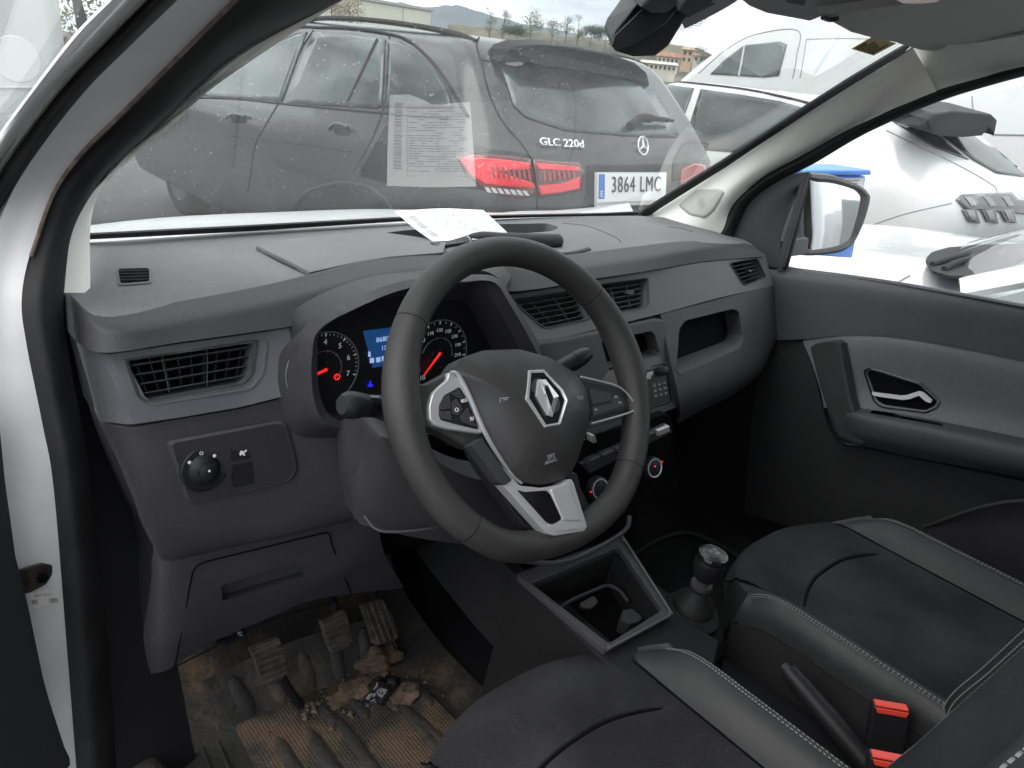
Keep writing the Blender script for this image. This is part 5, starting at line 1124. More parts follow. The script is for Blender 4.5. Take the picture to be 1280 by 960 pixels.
# clods of mud on the mat
random.seed(3)
vs, fs = [], []
for k in range(90):
    a, r = random.random()*6.28, random.random()
    p = atZ(430+random.gauss(0, 48), 862+random.gauss(0, 20), .356); s = .0025+.006*random.random()**2
    b = len(vs); q = [(1, 0, 0), (0, 1, 0), (-1, 0, 0), (0, -1, 0), (0, 0, .8), (0, 0, -.8), (.7, .7, .3), (-.7, .6, .2)]
    vs += [p+V(t)*s*(.7+.6*random.random()) for t in q[:6]]; fs += [tuple(b+i for i in t) for t in ((0, 1, 4), (1, 2, 4), (2, 3, 4), (3, 0, 4), (1, 0, 5), (2, 1, 5), (3, 2, 5), (0, 3, 5))]
M_clay = mat('dry_clay', (.088, .062, .043), .95, bump=('noise', 90, 1, .006, 5), var=.6, vscale=30)
tag(mk('mud_crumbs', vs, fs, M_clay, None, smooth=False), 'brown crumbs of dried mud scattered over the floor mat', 'mud', kind='stuff')
def lump(name, px, py, z, sx, sy, sz, m, label, cat, seed=0, group=None):
    c = atZ(px, py, z); bm = bmesh.new(); bmesh.ops.create_icosphere(bm, subdivisions=4, radius=1)
    for v in bm.verts:
        n = noise.noise(v.co*1.6+V((seed, 0, 0)))*.55+noise.noise(v.co*4+V((seed, 3, 0)))*.22
        v.co = V((v.co.x*sx, v.co.y*sy, max(-.2, v.co.z)*sz))*(1+n)
    me = bpy.data.meshes.new(name); bm.to_mesh(me); bm.free(); me.materials.append(m)
    o = bpy.data.objects.new(name, me); COL.objects.link(o); o.location = c
    for p in me.polygons: p.use_smooth = True
    return tag(o, label, cat, group)
lump('mud_heap', 470, 826, .356, .050, .03, .024, M_clay, 'heap of dried brown clay beside the brake pedal', 'mud', 1)
lump('mud_heap', 448, 862, .355, .055, .025, .010, M_clay, 'low smear of brown clay at the middle of the mat', 'mud', 4)
lump('mud_heap', 505, 868, .355, .035, .025, .014, M_clay, 'brown clay at the right edge of the mat by the black plastic lump', 'mud', 6)
M_wetb = mat('wet_black_plastic', (.015, .015, .016), .18)
lump('plastic_lump', 480, 862, .362, .034, .022, .026, M_wetb, 'crumpled shiny black plastic lump lying in the mud on the mat', 'debris', 9)
# ================================================================== OPEN DRIVER'S DOOR at the left edge
ddoor = prism('driver_door', [p for p in L([(-60, 500, .30), (0, 505, .30), (9, 600, .27), (22, 694, .24), (38, 757, .22), (56, 844, .19), (75, 915, .17), (90, 949, .16), (86, 958, .15), (70, 985, .14), (-80, 1010, .10)])], V((-.05, -.02, 0)), M_black, van, bevel=.004)
ck = prism('check_strap', L([(-5, 722, .26), (28, 711, .29), (52, 704, .31), (66, 706, .315), (66, 718, .315), (58, 731, .31), (38, 741, .30), (24, 745, .28), (10, 744, .27)]), V((.0, .012, -.006)), mat('rusty_dark_metal', (.05, .042, .04), .6, .4, var=1.2, vscale=60), van, bevel=.003)
lathe('strap_bolt', atY(52, 721, .303), (0, -1, 0), [(.0001, 0), (.007, 0), (.0065, .004), (.004, .005), (.0001, .005)], M_void, ck, ns=6)
tj = bvh(jam)
def JM(x, y, o=.0008): return onto(tj, x, y, o, lambda a, b: atY(a, b, .3))
M_lab = mat('label_white', (.66, .64, .63), .6)
lab = [JM(x, y) for x, y in ((34, 740), (72, 736), (74, 752), (42, 760))]
mk('jamb_label', lab, [(0, 1, 2, 3)], M_lab, van, smooth=False)
bv_, bf_ = [], []
random.seed(5); x_ = 0.0
while x_ < 1:
    w_ = random.choice((.012, .02, .03)); 
    if x_+w_ > 1: break
    k = len(bv_); c_ = [JM(38+x_*33, 749-x_*3+.6+x_*.2, .0015), JM(38+(x_+w_)*33, 749-(x_+w_)*3+.6, .0015), JM(39.5+(x_+w_)*33, 755.5-(x_+w_)*3, .0015), JM(39.5+x_*33, 755.5-x_*3, .0015)]
    bv_ += c_; bf_.append((k, k+1, k+2, k+3)); x_ += w_+random.choice((.012, .022, .035))
M_ink = mat('ink', (.05, .05, .05), .7)
mk('barcode', bv_, bf_, M_ink, van, smooth=False)
text('label_number', '847 7G11', JM(53, 743.5, .0016), JM(70, 742)-JM(38, 745.5), JM(53, 740)-JM(53, 748), .0055, M_ink, van)
# ================================================================== THINGS ON THE DASH
pp = [atZ(493, 264, 1.176), atZ(604, 262.5, 1.170), atZ(641, 297, 1.158), atZ(541, 301.5, 1.158)]
M_paper = mat('white_paper', (.82, .82, .81), .8)
G_ = gridpts([[pp[0], pp[0].lerp(pp[1], .5)+V((0, 0, .004)), pp[1]], [pp[3].lerp(pp[0], .5)+V((0, 0, -.002)), (pp[0]+pp[1]+pp[2]+pp[3])/4+V((0, 0, .002)), pp[1].lerp(pp[2], .5)], [pp[3], pp[3].lerp(pp[2], .5), pp[2]]], 14, 14)
pap = mk('paper_sheet', *gmesh(G_), M_paper, None, solid=.0006)
tag(pap, 'white printed vehicle document lying on top of the dashboard beside the black pouch', 'document')
def PG(u, v, o=.0008):
    n = (pp[1]-pp[0]).cross(pp[3]-pp[0]).normalized(); n = n if n.z > 0 else -n
    i, j = v*13, u*13; i0, j0 = min(12, int(i)), min(12, int(j)); f, g = i-i0, j-j0
    return G_[i0][j0].lerp(G_[i0][j0+1], g).lerp(G_[i0+1][j0].lerp(G_[i0+1][j0+1], g), f)+n*o
qv, qf = [], []
def pq(u0, v0, u1, v1):
    k = len(qv); qv.extend([PG(u0, v0), PG(u1, v0), PG(u1, v1), PG(u0, v1)]); qf.append((k, k+1, k+2, k+3))
random.seed(11); v_ = .2
while v_ < .92:
    w_ = random.choice((.006, .012)); pq(.06, v_, .145, v_+w_); v_ += w_+random.choice((.008, .016))
v_l = [.18+.028*i for i in range(24)]
for i, v0 in enumerate(v_l):
    u = .22
    while u < .9:
        w_ = random.uniform(.03, .16)
        if random.random() < .72: pq(u, v0, min(.92, u+w_), v0+.008)
        u += w_+.015
pq(.2, .12, .9, .126); pq(.2, .86, .9, .865); pq(.2, .12, .205, .86); pq(.55, .12, .554, .5)
dd = mk('p', qv, qf, mat('faded_ink', (.34, .34, .35), .8), None, smooth=False)
pap2 = join([pap, dd], 'paper_sheet'); tag(pap2, 'white printed vehicle document lying on top of the dashboard beside the black pouch', 'document'); recentre(pap2)
# black folding pouch
M_pouch = mat('pouch_cloth', (.02, .02, .022), .6, bump=('noise', 80, .5, .003, 4))
ppts = crv([atY(586, 296, .44), atY(620, 299, .43), atY(660, 300.5, .425), atY(690, 301.5, .42), atY(701, 302.5, .42)], 22)
pou = tube('p', ppts, [.004, .008, .0105]+[.012+.0022*i/15 for i in range(15)]+[.0145, .0135, .010, .005], M_pouch, ns=20)
flp_ = sheet('p', [[atY(538, 303, .42), atY(560, 301, .43), atY(583, 294.5, .44), atY(592, 294, .45)], [atY(545, 306.5, .40), atY(566, 305, .41), atY(588, 302, .42), atY(596, 303, .43)]], M_pouch, None, nu=14, nv=4, thick=(0, .001, -.002))
sp_ = tube('p', crv([atY(583, 294, .43), atY(587, 298, .42), atY(589, 304, .415)], 8), .0014, M_dim, ns=6)
pouch = join([pou, flp_, sp_], 'rolled_pouch'); tag(pouch, 'black rolled cloth pouch lying across the dashboard in front of the paper', 'pouch'); recentre(pouch)
# ================================================================== THE CAR PARK OUTSIDE
M_asph = mat('asphalt', (.065, .065, .065), .9, bump=('noise', 120, .5, .004, 4), var=.3, vscale=1.5)
gv = [V((x, y, -.0)) for x, y in ((-4000, -4000), (4000, -4000), (4000, 4000), (-4000, 4000))]
gr = mk('ground', gv, [(0, 1, 2, 3)], M_asph, None, smooth=False); tag(gr, kind='structure')
M_line = mat('road_marking', (.7, .7, .68), .7, var=.2, vscale=20)
for i, x in enumerate((-1.55, 1.17, 3.55, 6.3)):
    o = mk('parking_line', [V((x-.05, -2.5, .004)), V((x+.05, -2.5, .004)), V((x+.05, 2.2, .004)), V((x-.05, 2.2, .004))], [(0, 1, 2, 3)], M_line, None, smooth=False); tag(o, kind='structure')
def carbody(name, cx, loops, m, parent, npts=9, front_round=.5):
    """loops: z, y_rear, y_front, half width, rear corner radius, rear bulge, front radius"""
    vs, fs = [], []; N = 0
    for (z, yr, yf, hw, r, b, rf, tz) in loops:
        lp = []
        def yrear(x): return yr+b*(x/hw)**2
        xs = [hw-r-(hw-r)*i/npts for i in range(npts)]
        half = []
        # from rear centre outwards to the left side then forward
        for i in range(npts+1): x = (hw-r)*i/npts; half.append((x, yrear(x)))
        y0 = yrear(hw-r)
        for i in range(1, 9):
            a = i/8*pi/2; half.append((hw-r+r*sin(a), y0+r*(1-cos(a))*1.15))
        y1 = y0+r*1.15
        for i in range(1, 21): half.append((hw-.02*(i/20)**3, y1+(yf-rf-y1)*i/20))
        for i in range(1, 9):
            a = i/8*pi/2; half.append((hw-.02-(rf*.9)*(1-cos(a)), yf-rf+rf*sin(a)))
        for i in range(1, npts+1): x = (hw-.02-rf*.9)*(1-i/npts); half.append((x, yf))
        lp = [V((cx-x, y, z+tz*(y-yr))) for x, y in half]+[V((cx+x, y, z+tz*(y-yr))) for x, y in reversed(half[1:-1])]
        N = len(lp); vs += lp
    for k in range(len(loops)-1):
        for i in range(N): j = (i+1) % N; fs.append((k*N+i, k*N+j, (k+1)*N+j, (k+1)*N+i))
    fs.append(tuple(range(N))); fs.append(tuple(range((len(loops)-1)*N, len(loops)*N)))
    o = mk(name, vs, fs, m, parent, smooth=True, sub=1)
    for e in o.data.edges: e.use_edge_sharp = False
    return o
def seamline(name, t, px, r, m, parent, off=.001, n=40):
    P2 = crv([V((x, y, 0)) for x, y in px], n); Q = [onto(t, p.x, p.y, off) for p in P2]; Q = [q for q in Q if q]
    return tube(name, Q, r, m, parent, ns=6) if len(Q) > 2 else None
M_rim = mat('alloy_rim', (.06, .06, .062), .5, .3)
def wheel(parent, x, y, R, s, rim=True, m_r=None):
    m_r = M_rim
    ax = V((s, 0, 0)); c = V((x, y, R))
    ty = lathe('tyre', c-ax*.20, ax, [(R*.66, 0), (R*.90, 0), (R*.98, .02), (R, .05), (R, .17), (R*.98, .20), (R*.90, .215), (R*.66, .205)], M_rub, parent, ns=36)
    rm = lathe('rim', c-ax*.1, ax, [(.0001, .05), (.05, .06), (.06, .10), (R*.3, .095), (R*.62, .085), (R*.66, .11), (R*.68, .11)], m_r or M_chrome, parent, ns=30)
    return ty
M_blk = mat('black_car_paint', (.020, .022, .024), .25, coat=.35, var=.5, vscale=1.5)
M_blkdirt = mat('dusty_black_plastic', (.016, .0165, .017), .65, spec=.25, var=.9, vscale=40)
M_cg = mat('dark_car_glass', (.045, .055, .055), .12, var=1.2, vscale=2.5, spec=.6)
M_cg2 = mat('dark_car_glass_tint', (.040, .052, .052), .08, spec=.55, var=1.2, vscale=2)
M_lred = mat('tail_lamp_red', (.35, .012, .02), .15, coat=1)
M_lred2 = mat('tail_lamp_bright_red', (.85, .02, .035), .15, coat=1)
M_ldark = mat('tail_lamp_smoked', (.11, .010, .016), .15, coat=1)
M_seam = mat('panel_gap', (.01, .01, .01), .8)
# ---- dark SUV
suv = thing('suv_car', 'dusty black estate SUV with red rear lamps and Spanish plate, right in front of the windshield', 'car', (2.145, 4.2, 0))
suv['label'] = 'dusty black SUV with red tail lamps and white number plate seen through the windshield'
B = [(.14, 2.10, 7.5, .90, .20, .10, .3, 0), (.45, 2.02, 7.58, .93, .22, .10, .35, 0), (.70, 1.955, 7.6, .945, .24, .12, .4, 0), (.90, 1.95, 7.58, .945, .26, .13, .4, 0),
     (1.00, 1.965, 7.5, .94, .27, .13, .4, 0), (1.06, 1.975, 7.2, .925, .25, .13, .35, 0), (1.13, 2.00, 6.0, .885, .22, .13, .3, 0), (1.30, 2.15, 5.2, .82, .18, .12, .3, 0.003), (1.45, 2.30, 4.95, .755, .15, .11, .3, .006),
     (1.545, 2.40, 4.85, .705, .14, .10, .3, .020), (1.585, 2.50, 4.7, .64, .14, .08, .3, .030), (1.605, 2.75, 4.4, .46, .2, .05, .3, .026)]
sb = carbody('body', 2.145, B, M_blk, suv); ts = bvh(sb)
decal('rear_window', ts, dens([(625, 80), (657, 78), (730, 88), (795, 100), (811, 108), (848, 168), (846, 172), (795, 171), (707, 164), (657, 147), (642, 133)]), M_cg, suv, .004, thick=.004)
decal('side_window', ts, dens([(248, 122), (300, 75), (372, 42), (384, 40), (352, 128)]), M_cg2, suv, .004)
decal('side_window', ts, dens([(355, 130), (392, 41), (440, 42), (478, 48), (482, 50), (478, 133), (470, 136), (440, 134)]), M_cg2, suv, .004)
decal('side_window', ts, dens([(486, 50), (500, 53), (520, 63), (545, 90), (562, 118), (566, 136), (482, 134)]), M_cg2, suv, .004)
seamline('window_trim', ts, [(250, 118), (300, 70), (365, 37), (400, 35), (440, 36), (486, 43), (512, 52), (535, 72), (552, 93), (568, 118), (585, 146)], .008, M_seam, suv, .004)
seamline('belt_trim', ts, [(240, 122), (300, 124), (355, 130), (430, 137), (500, 143), (560, 148)], .006, M_seam, suv, .004)
seamline('window_divider', ts, [(473, 50), (455, 88), (436, 128)], .010, M_seam, suv, .006)
seamline('door_gap', ts, [(487, 42), (485, 80), (483, 112), (478, 140), (462, 180), (440, 218)], .005, M_seam, suv, .001)
seamline('door_gap', ts, [(392, 38), (378, 60), (356, 110), (347, 131), (330, 160), (318, 185), (310, 240)], .005, M_seam, suv, .001)
seamline('tailgate_gap', ts, [(600, 44), (596, 58), (602, 78), (608, 105), (617, 131), (631, 156), (652, 180), (664, 200), (670, 238), (672, 262)], .005, M_seam, suv, .001)
seamline('tailgate_gap', ts, [(602, 75), (614, 77), (624, 80), (632, 100), (642, 132)], .003, M_seam, suv, .001)
seamline('crease_line', ts, [(285, 170), (360, 178), (440, 190)], .004, M_seam, suv, -.001)
seamline('wheel_arch', ts, [(366, 266), (378, 246), (400, 235), (430, 229), (460, 234), (482, 248), (495, 266)], .014, M_blkdirt, suv, .004)
decal('arch_liner', ts, dens([(372, 268), (384, 248), (405, 239), (432, 235), (458, 240), (478, 252), (488, 268), (488, 276), (372, 276)]), M_void, suv, .003)
for hx, hy in ((298, 147), (427, 162)):
    Pp = [onto(ts, hx-11, hy+1, .02), onto(ts, hx-4, hy-2, .035), onto(ts, hx+4, hy-2, .035), onto(ts, hx+11, hy, .02)]
    if all(Pp): 
        h_ = tube('door_handle', crv(Pp, 12), .012, M_blk, suv, ns=8)
        decal('handle_cup', ts, dens(rc([(hx-10, hy-4), (hx+10, hy-4), (hx+10, hy+7), (hx-8, hy+7)], 4)), M_seam, suv, .002)
tube('roof_rail', crv([V((1.52, y, z)) for y, z in ((2.55, 1.560), (2.75, 1.595), (3.3, 1.632), (4.0, 1.645), (4.8, 1.60))], 40), .014, M_seam, suv, ns=8)
tube('roof_rail', crv([V((2.77, y, z)) for y, z in ((2.55, 1.560), (2.75, 1.595), (3.3, 1.632), (4.0, 1.645), (4.8, 1.60))], 40), .014, M_seam, suv, ns=8)
# tailgate spoiler: dusty underside lip above the rear glass
spl = [(623, 79), (634, 63), (650, 57), (680, 56), (725, 60), (765, 68), (795, 79), (809, 91), (813, 108), (795, 101), (730, 89), (657, 78)]
front_ = [atY(x, y, 2.24+.10*abs((x-725)/95)**2.2) for x, y in spl]
prism('roof_spoiler', front_, V((0, .12, .022)), M_blkdirt, suv, bevel=.012)
# tail lamps
decal('tail_lamp', ts, dens([(572, 197), (588, 192), (625, 195), (661, 199), (669, 244), (650, 249), (620, 244), (598, 232), (583, 218)]), M_ldark, suv, .008, thick=.012)
decal('tail_lamp', ts, dens([(665, 200), (700, 203), (722, 204), (728, 216), (724, 238), (700, 243), (672, 247)]), M_ldark, suv, .008, thick=.012)
for q in ([(579, 199), (600, 198), (660, 205), (661, 211), (604, 205), (596, 210), (612, 224), (664, 229), (666, 236), (606, 231), (590, 218)], [(668, 205), (720, 209), (722, 214), (670, 212)], [(671, 232), (700, 229), (722, 221), (723, 235), (700, 240), (673, 243)], [(577, 199), (590, 198), (604, 216), (600, 226), (588, 216)]):
    decal('lamp_strip', ts, dens(q), M_lred2, suv, .017, thick=.004)
for i in range(8): decal('lamp_segment', ts, dens([(614+i*6, 208+i*.5), (617+i*6, 208+i*.5), (619+i*6, 222+i*.5), (616+i*6, 222+i*.5)]), M_lred, suv, .018, thick=.004)
for i in range(7): decal('lamp_segment', ts, dens([(676+i*6, 214), (679+i*6, 214), (680+i*6, 227-i*.7), (677+i*6, 227-i*.7)]), M_lred, suv, .018, thick=.004)
M_clear = mat('reversing_lamp', (.55, .52, .52), .2, coat=1)
for i in range(7): decal('reversing_lamp', ts, dens([(606+i*7.4, 234+i*.7), (611+i*7.4, 234.5+i*.7), (615+i*7.4, 241+i*.6), (610+i*7.4, 240.5+i*.6)]), M_clear, suv, .017, thick=.004)
decal('tail_lamp', ts, dens([(851, 212), (866, 205), (880, 207), (881, 222), (868, 232), (850, 240), (849, 226)]), M_lred, suv, .008, thick=.010)
# recess, plate, badge, star, wiper
decal('plate_recess', ts, dens([(734, 207), (846, 205), (848, 250), (838, 258), (752, 262), (736, 258)]), M_blkdirt, suv, .004, thick=.003)
PC = (onto(ts, 790, 232, .03) or V((2.1, 1.94, .97)))
pt_ = V((0, sin(radians(10)), cos(radians(10)))); pn = V((0, -cos(radians(10)), sin(radians(10))))
PC = atP(792, 232.5, V((0, 1.925, .95)), pn)
def PLt(a, b_, o=0): return PC+V((1, 0, 0))*a+pt_*b_+pn*o
M_plate = mat('plate_white', (.78, .79, .78), .4); M_pblue = mat('plate_blue', (.03, .15, .5), .4)
def rct(x0, y0, x1, y1, o): return [PLt(x0, y0, o), PLt(x1, y0, o), PLt(x1, y1, o), PLt(x0, y1, o)]
plt = prism('number_plate', rct(-.26, -.075, .26, .06, .0), pn*-.012, M_plate, suv, bevel=.002)
prism('plate_holder', rct(-.268, -.095, .268, .067, -.004), pn*-.014, M_cg2 if False else mat('plate_holder', (.5, .5, .5), .5), suv, bevel=.002)
prism('plate_band', rct(-.258, -.058, -.215, .058, .002), pn*-.002, M_pblue, plt, bevel=0)
text('plate_letter', 'E', PLt(-.237, -.035, .003), V((1, 0, 0)), pt_, .04, M_plate, plt)
M_pblk = mat('plate_black', (.02, .02, .02), .5)
text('plate_number', '3864 LMC', PLt(.022, .004, .004), V((1, 0, 0)), pt_, .108, M_pblk, plt, ext=.001, sx=.75, bold=.0, space=1.14)
bx = (onto(ts, 733, 183, .012)-onto(ts, 670, 179, .012)); bc = onto(ts, 701, 181, .014)
M_bdg = mat('badge_silver', (.85, .86, .87), .25, .6)
text('model_badge', 'GLC 220d', bc, bx, V((0, .35, .93)), .050, M_bdg, suv, ext=.002, sx=1.22, bold=.02)
sc_ = onto(ts, 801.5, 184, .014); e1_, e2_ = V((1, .12, 0)).normalized(), V((0, .3, .95)).normalized()
tube('star_badge', [sc_+e1_*cos(a)*.045+e2_*sin(a)*.045 for a in [i*pi/20 for i in range(40)]], .0045, M_bdg, suv, closed=True, ns=6)
for k in range(3):
    a = pi/2+k*2*pi/3; tube('star_arm', [sc_, sc_+(e1_*cos(a)+e2_*sin(a))*.045], [.008, .002], M_bdg, suv, ns=6)
wp = [onto(ts, 782, 163, .03), onto(ts, 794, 154, .045), onto(ts, 812, 155, .045), onto(ts, 835, 156, .035)]
if all(wp): tube('rear_wiper', lin(wp, 14), [.024]*2+[.022]*5+[.013]*5+[.008]*2, M_seam, suv, ns=8)
for x_, y_ in ((1.24, 3.15), (1.40, 6.5)): wheel(suv, x_-.01, y_, .36, -1)
for x_, y_ in ((3.05, 3.15), (3.05, 6.5)): wheel(suv, x_+.01, y_, .36, 1)

# ---- white hatch-backed crossover beyond it
xo = thing('crossover_car', 'white crossover with black roof spoiler and three-claw tail lamp, beyond the right hand mirror', 'car', (4.95, 3.2, 0))
B = [(.28, 1.15, 5.35, .86, .25, .12, .3, 0), (.5, 1.05, 5.42, .915, .28, .14, .35, 0), (.75, .98, 5.42, .93, .3, .16, .4, 0), (.93, .97, 5.38, .925, .3, .16, .4, 0), (1.03, 1.0, 4.9, .905, .3, .16, .35, 0),
     (1.12, 1.12, 4.45, .86, .26, .16, .3, 0), (1.28, 1.38, 4.1, .78, .2, .14, .3, 0.002), (1.42, 1.62, 3.85, .71, .18, .12, .3, .004), (1.475, 1.75, 3.7, .66, .18, .10, .3, .02), (1.505, 1.95, 3.5, .56, .2, .08, .3, .022), (1.52, 2.3, 3.2, .36, .2, .05, .3, .015)]
M_wcar = mat('pearl_white_paint', (.56, .57, .565), .25, coat=.6, spec=.5, var=.04, vscale=2)
xb = carbody('body', 4.95, B, M_wcar, xo); tx = bvh(xb)
decal('side_window', tx, dens([(818, 107), (838, 107), (868, 111), (850, 160), (835, 150)]), M_cg2, xo, .004)
decal('side_window', tx, dens([(876, 112), (920, 118), (975, 127), (1010, 137), (975, 175), (935, 192), (880, 188), (858, 184), (855, 180)]), M_cg2, xo, .004)
decal('rear_window', tx, dens([(1168, 162), (1215, 170), (1300, 178), (1330, 226), (1285, 222), (1245, 217), (1215, 200)]), M_cg, xo, .004)
decal('rear_quarter_glass', tx, dens([(1112, 150), (1150, 148), (1165, 165), (1210, 200), (1170, 186)]), M_cg2, xo, .004)
seamline('hatch_gap', tx, [(1108, 163), (1150, 184), (1200, 208), (1238, 230), (1246, 240), (1246, 262)], .004, mat('panel_gap_grey', (.25, .25, .25), .7), xo, .001)
M_gap2 = bpy.data.materials['panel_gap_grey']
seamline('crease_line', tx, [(1080, 285), (1130, 268), (1190, 254)], .004, M_gap2, xo, -.001)
seamline('window_trim', tx, [(812, 102), (860, 104), (930, 112), (990, 124), (1020, 132)], .01, M_seam, xo, .002)
sp2 = [(1159, 150), (1166, 141), (1195, 138.5), (1240, 143), (1247, 150), (1243, 170), (1236, 160), (1228, 170), (1205, 172), (1176, 170), (1163, 164)]
prism('roof_spoiler', [atY(x, y, 1.32) for x, y in sp2], V((0, .30, .05)), mat('spoiler_black', (.010, .0105, .011), .55, spec=.25, var=1.2, vscale=18), xo, bevel=.012)
M_lens2 = mat('grey_lens', (.22, .225, .23), .15, coat=1)
tl_ = [(1194, 250), (1200, 244), (1262, 242), (1270, 250), (1300, 256), (1300, 270), (1260, 266), (1222, 262), (1205, 262)]
decal('tail_lamp', tx, dens(tl_), mat('smoked_lens', (.10, .105, .11), .15, coat=1), xo, .008, thick=.012)
for i in range(3):
    x = 1201+i*23
    decal('claw_lamp', tx, dens([(x, 262), (x+17, 262), (x+22, 279), (x+8, 277)]), bpy.data.materials['smoked_lens'], xo, .008, thick=.012)
    decal('claw_lens', tx, dens([(x+4, 263), (x+13, 263), (x+17, 275), (x+10, 274)]), M_lens2, xo, .016, thick=.004)
    decal('claw_lens', tx, dens([(x+2, 247), (x+10, 247), (x+18, 258), (x+10, 258)]), M_lens2, xo, .016, thick=.004)
wheel(xo, 4.06, 1.85, .35, -1); wheel(xo, 4.06, 4.5, .35, -1); wheel(xo, 5.84, 1.85, .35, 1); wheel(xo, 5.84, 4.5, .35, 1)

# ---- white car next to us, only its bonnet and windshield corner show
nb = thing('white_car', 'white car parked close alongside the passenger door, bonnet with black windshield cowl showing', 'car', (2.45, -1.0, 0))
def nbz(x, y):   # bonnet height
    e = abs(x-2.42)/.88; return .985-.055*max(0, (y-.3))/.5*.6-.07*e**4-.10*max(0, (y-1.15))/.3
rows = [[V((2.42+.88*u, y+.12*(1-u*u)*(1 if y > 1 else -.0), nbz(2.42+.88*u, y))) for u in (-1, -.9, -.6, -.3, 0, .3, .6, .9, 1)] for y in (.02, .25, .6, 1.0, 1.3, 1.42)]
rows.append([p+V((0, .06, -.22)) for p in rows[-1]]); rows.append([p+V((0, .02, -.35)) for p in rows[-1]])
bn = sheet('bonnet', rows, M_wcar, nb, nu=40, nv=34, thick=(0, -.02, -.02)); tn = bvh(bn)
side = [[V((1.545, y, z)) for y, z in ((1.42, .82), (1.0, .86), (.3, .91), (0.0, .93), (-.8, .97), (-2.4, 1.0))], [V((1.49, y, z)) for y, z in ((1.35, .70), (1.0, .74), (.3, .78), (0, .8), (-.8, .84), (-2.4, .86))], [V((1.50, y, .28)) for y in (1.2, 1.0, .3, 0, -.8, -2.4)]]
sheet('flank', side, M_wcar, nb, nu=30, nv=10, thick=(.02, 0, 0))
side2 = [[V((4.84-p.x, p.y, p.z)) for p in r] for r in side]; sheet('flank', side2, M_wcar, nb, nu=30, nv=10, thick=(-.02, 0, 0))
cow = [(1157, 323), (1164, 315), (1185, 309), (1225, 305.5), (1290, 304), (1290, 320), (1219, 345.5), (1185, 344), (1165, 338)]
prism('windshield_cowl', [atZ(x, y, .995) for x, y in rc(cow, 3)], V((0, 0, -.01)), M_blkdirt, nb, bevel=.002)
for a, b_ in (((1165, 330), (1240, 312)), ((1180, 336), (1215, 322)), ((1200, 322), (1250, 309))):
    tube('wiper_arm', crv([atZ(a[0], a[1], 1.0), atZ((a[0]+b_[0])/2, (a[1]+b_[1])/2-2, 1.01), atZ(b_[0], b_[1], 1.0)], 10), .009, M_seam, nb, ns=8)
AP = [V((1.60, .20, .985)), V((1.66, -.05, 1.11)), V((1.74, -.35, 1.26)), V((1.80, -.6, 1.36)), V((1.84, -.9, 1.42))]
sheet('a_pillar', [[p+V((-.03, -.02, -.035)) for p in AP], [p+V((-.012, .0, .0)) for p in AP], [p+V((.03, .02, .0)) for p in AP]], M_wcar, nb, nu=30, nv=6, thick=(.02, 0, -.02))
wsn = [AP, [p.lerp(V((4.84-p.x, p.y, p.z)), .5)+V((0, .25, .02)) for p in AP], [V((4.84-p.x, p.y, p.z)) for p in AP]]
sheet('windshield', wsn, glassmat('neighbour_glass', (.7, .76, .75), dust=.2, grain=False), nb, nu=20, nv=16)
mk('side_window', [V((1.56, .10, .955)), V((1.66, -.12, 1.09)), V((1.76, -.45, 1.27)), V((1.83, -.9, 1.39)), V((1.83, -1.6, 1.38)), V((1.555, -1.7, 1.0)), V((1.55, -.8, .985))], [(0, 1, 2, 3, 4, 5, 6)], M_cg2, nb, smooth=False)
sheet('roof', [[V((x, y, 1.43+.03*(1-((x-2.42)/.6)**2))) for x in (1.83, 2.1, 2.42, 2.7, 3.01)] for y in (-.88, -1.4, -2.1, -2.5)], M_wcar, nb, nu=12, nv=10, thick=(0, 0, -.03))
seamline('bonnet_gap', tn, [(1118, 356), (1128, 350), (1137, 345)], .003, M_gap2, nb, .001)
seamline('bonnet_gap', tn, [(1215, 347), (1238, 353), (1257, 360)], .003, M_gap2, nb, .001)
for x_, y_ in ((1.53, .78), (1.53, -1.8)): wheel(nb, x_, y_, .32, -1)
for x_, y_ in ((3.31, .78), (3.31, -1.8)): wheel(nb, x_, y_, .32, 1)
# blue tub standing on that bonnet
M_blue_p = mat('blue_plastic', (.02, .18, .62), .35, var=.15, vscale=10)
bq_ = [atX(x, y, 1.62) for x, y in ((1000, 213), (1089, 213), (1087, 219), (1083, 250), (1064, 322), (985, 316), (990, 260))]
bb = []
c0_ = atX(1000, 316, 1.62); 
tubx = prism('crate', [atY(x, y, .52) for x, y in ((1010, 219), (1083, 219.5), (1066, 323), (998, 318))], V((.01, .10, 0)), M_blue_p, None, bevel=.008)
rim_ = prism('crate', [atY(x, y, .50) for x, y in ((1004, 213), (1089, 212.5), (1089, 219), (1004, 219))], V((.01, .13, 0)), M_blue_p, None, bevel=.004)
cl_ = prism('crate', [atY(x, y, .518) for x, y in ((1055, 223), (1080, 222.5), (1079, 236), (1056, 236))], V((0, .002, 0)), M_lab, None, bevel=0)
lidl = []
for i in range(3): lidl.append(prism('crate', [atY(x, y, .516) for x, y in ((1057, 225+i*3.6), (1075-i*3, 225+i*3.6), (1075-i*3, 226.4+i*3.6), (1057, 226.4+i*3.6))], V((0, .001, 0)), M_dim, None, bevel=0))
cr8 = join([tubx, rim_, cl_]+lidl, 'plastic_crate'); tag(cr8, 'blue plastic crate with a white label behind the right door mirror', 'crate'); recentre(cr8)

